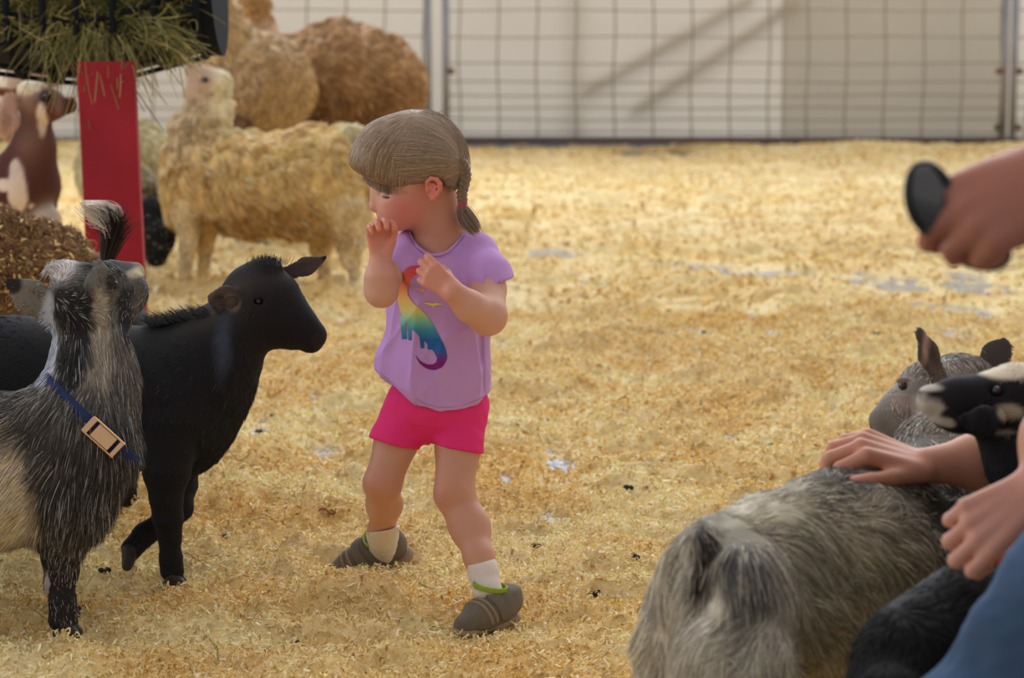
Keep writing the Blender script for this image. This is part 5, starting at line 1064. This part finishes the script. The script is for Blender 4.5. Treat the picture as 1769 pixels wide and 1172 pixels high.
for nm, segs, mm in (('shirt', [[(.98, 2.2, .92, .145), (.98, 2.2, 1.2, .153), (.98, 2.2, 1.34, .132)], [(.95, 2.05, 1.35, .075), (1.0, 2.37, 1.35, .075)], [(.95, 2.06, 1.34, .074), (.87, 2.13, 1.19, .07)], [(1.0, 2.37, 1.34, .072), (1.02, 2.40, 1.2, .066)]], mat('olive_shirt', tuple(rgb(96, 96, 78)), rough=.9)),
                     ('trousers', [[(.98, 2.2, .93, .148), (.97, 2.12, .82, .105), (.95, 2.10, .48, .078), (.96, 2.12, .09, .062)], [(.98, 2.28, .82, .105), (1.0, 2.32, .48, .078), (1.0, 2.33, .09, .062)]], mat('khaki_cloth', tuple(rgb(120, 108, 84)), rough=.9))):
    q_ = Body(.006, .03)
    for s_ in segs: q_.wchain(s_, k=.03)
    q_.build(nm, mm, pb_, colour=False)
hh = Body(.005, .02); hh.ell((.975, 2.2, 1.655), (.105, .09, .115), k=.02); hh.fn(lambda P: (1.62-P[:, 2])-(P[:, 0]-.96)*1.2, 'i', .01); hh.build('hair', MATS['brown_hair'], pb_, colour=False)
for y_ in (2.12, 2.33):
    bt = Body(.005, .02); bt.cap((.98, y_, .05), .05, (.82, y_-.02, .035), .038); bt.fn(lambda P: .004-P[:, 2]); bt.build('boot', MATS['brown_leather'], pb_, colour=False)
# sunglasses held in the fist
LENS = mat('smoked_lens', (.04, .038, .036), rough=.12, spec=.7, coat=.5); FR = mat('black_frame', (.012, .013, .018), rough=.3, spec=.5)
sg = thing('sunglasses', 'dark sunglasses with oval smoked lenses held in the upper fist', 'sunglasses', at(1620, 350, 2.12))
def lens(c, rx, ry, rot, Y, parent):
    u_ = at(c[0]+10, c[1], Y)-at(c[0], c[1], Y); v_ = at(c[0], c[1]-10, Y)-at(c[0], c[1], Y); u_ = u_/10; v_ = v_/10; C_ = at(c[0], c[1], Y); n_ = nrm(np.cross(v_, u_)); ca, sa = math.cos(rot), math.sin(rot)
    E = lambda q, k_: C_+u_*(rx*k_*math.cos(q)*ca-ry*k_*math.sin(q)*sa)+v_*(rx*k_*math.cos(q)*sa+ry*k_*math.sin(q)*ca)
    a = Acc(); pts = [E(q, 1)+n_*.004*math.cos(2*q) for q in np.linspace(0, 2*math.pi, 40)]; a.tube(pts, .0028, 8); fr = a.make('rim', FR, parent)
    V = [C_-n_*.005]+[E(q, k_)-n_*.005*(1-k_*k_) for k_ in (.35, .7, .98) for q in np.linspace(0, 2*math.pi, 32)[:-1]]; F = [(0, 1+i, 1+(i+1) % 31) for i in range(31)]+[(1+r*31+i, 32+r*31+i, 32+r*31+(i+1) % 31, 1+r*31+(i+1) % 31) for r in (0, 1) for i in range(31)]
    lo = mk('lens', V, F, LENS, parent); so = lo.modifiers.new('s', 'SOLIDIFY'); so.thickness = .0022
lens((1606, 344), 62, 40, math.radians(102), 2.10, sg); lens((1690, 432), 56, 30, math.radians(-14), 2.14, sg)
a = Acc(); a.tube([at(1628, 396, 2.14), at(1636, 412, 2.14), at(1650, 418, 2.14)], .0024, 8); a.make('bridge', FR, sg)
a = Acc(); a.tube([at(x, y, yy) for x, y, yy in ((1580, 286, 2.13), (1600, 296, 2.15), (1640, 330, 2.17), (1700, 380, 2.17))], .0026, 8); a.make('temple', FR, sg)
a = Acc(); a.tube([at(x, y, yy) for x, y, yy in ((1742, 446, 2.14), (1730, 420, 2.17), (1660, 330, 2.17), (1610, 284, 2.13))], .0028, 8); a.make('temple', FR, sg)

# ================================================================ small litter on the bedding
def gz(px, py): p = ground(px, py); h = float(bed_h(np.array([p[0]]), np.array([p[1]]))[0]); return np.array([p[0], p[1], max(h, 0)])
HS_ = mat('green_hay_stalk', tuple(rgb(120, 118, 60)), rough=.8)
ST = [((640, 1018), (720, 1046), (770, 1036), 'long green hay stalk lying between the girl\'s two shoes'), ((740, 1098), (790, 1092), (850, 1110), 'green hay stalk lying in front of the girl\'s nearer shoe'), ((285, 1002), (350, 1000), (420, 1002), 'green hay stalk across the black goat\'s standing hoof'),
      ((362, 1122), (375, 1140), (380, 1168), 'short green hay stalk curling upward at the bottom left'), ((560, 1052), (600, 1040), (640, 1030), 'thin hay stalk left of the girl\'s lifted shoe, below it'), ((430, 838), (400, 820), (376, 812), 'faint thin hay stalk beside the black goat\'s chest'), ((870, 1120), (900, 1150), (915, 1168), 'dull green hay stalk right of the shoe near the dark wet patch')]
for (a0, a1, a2, lb) in ST:
    p0, p1, p2 = gz(*a0), gz(*a1), gz(*a2); a = Acc(); X = [p0*(1-q)**2+2*p1*q*(1-q)+p2*q*q+np.array([0, 0, .012+.004*math.sin(q*3.1)]) for q in np.linspace(0, 1, 14)]
    for i_ in range(len(X)): hh_ = float(bed_h(np.array([X[i_][0]]), np.array([X[i_][1]]))[0]); X[i_][2] = max(hh_, 0)+.009
    a.tube(X, [.0009]*10+[.0008, .0007, .0005, .0003], 5); tag(a.make('hay_stalk', HS_), lb, 'hay stalk', 'hay stalks on the bedding')
p0 = gz(566, 930); a = Acc(); V = []; F = []
for i in range(7):
    q = i/6; w_ = .006*math.sin(q*2.8+.2)
    for j in (-1, 0, 1): V.append(p0+np.array([(q-.5)*.035, j*w_, .014+.006*math.sin(q*6)-.003*abs(j)]))
for i in range(6):
    for j in range(2): F.append((i*3+j, i*3+j+1, i*3+j+4, i*3+j+3))
lf = mk('dry_leaf', V, F, mat('brown_leaf', tuple(rgb(140, 78, 44)), rough=.8)); so = lf.modifiers.new('s', 'SOLIDIFY'); so.thickness = .0008; tag(lf, 'small curled reddish brown dead leaf on the shavings', 'leaf')
DM = mat('dark_dropping', tuple(rgb(48, 42, 36)), rough=.7)
base_d = None; DP = [(238+i*0, 0) for i in ()]; DL = [(468, 722), (441, 748), (452, 752), (558, 728), (640, 1012), (632, 1016), (509, 1122), (506, 1128), (460, 1148), (186, 1030), (1041, 862), (1110, 873), (1086, 880), (1068, 1062), (1030, 1052), (1072, 870), (1330, 792), (1350, 790), (1100, 1020), (1088, 998), (1064, 1092), (1082, 908), (1084, 882), (1115, 872), (795, 1062), (930, 960), (1000, 905), (388, 955), (404, 960), (516, 617)]
WHERE = ['just right of the black goat\'s chest', 'below and left of its neighbour by the black goat', 'left of the girl\'s pink shorts', 'under the girl\'s lifted shoe', 'straight below the lifted shoe, near the bottom edge', 'nearest the bottom edge, below the black goat', 'beside the grey goat\'s front hoof', 'above the grizzled goat\'s rump, upper of three', 'above the grizzled goat\'s rump, nearest to it', 'just left of the grizzled goat\'s tail', 'between the nearer shoe and the grizzled goat', 'above the grizzled goat\'s back, left of the petting hand', 'beside the grizzled goat\'s left thigh', 'left of the grizzled goat at the bottom', 'right of the girl\'s shin', 'well right of the girl\'s knee', 'right of the black goat\'s standing hoof', 'below the black goat\'s chin', 'above the grizzled goat\'s head', 'far out, level with the black goat\'s muzzle']
rows = [(468, 722), (445, 750), (558, 728), (636, 1014), (508, 1125), (460, 1148), (186, 1030), (1082, 880), (1112, 873), (1070, 1062), (1030, 1052), (1332, 792), (1096, 1010), (1066, 1094), (930, 962), (1004, 906), (390, 957), (520, 617), (1512, 616), (1216, 577)]
for i_, (x, y) in enumerate(rows):
    p0 = gz(x, y)+np.array([0, 0, .006])
    if i_ == 0:
        a = Acc(); a.ball((0, 0, 0), (.008, .006, .0055), 10, 7); a.ball((.010, .004, 0), (.006, .005, .005), 10, 7); d0 = a.make('dropping', DM); o = d0
    else: o = d0.copy(); scene.collection.objects.link(o)
    o.location = Vector(p0); o.rotation_euler = (0, 0, x*1.3); tag(o, 'small dark dropping on the shavings, '+WHERE[i_], 'dropping', 'dark droppings on the bedding')
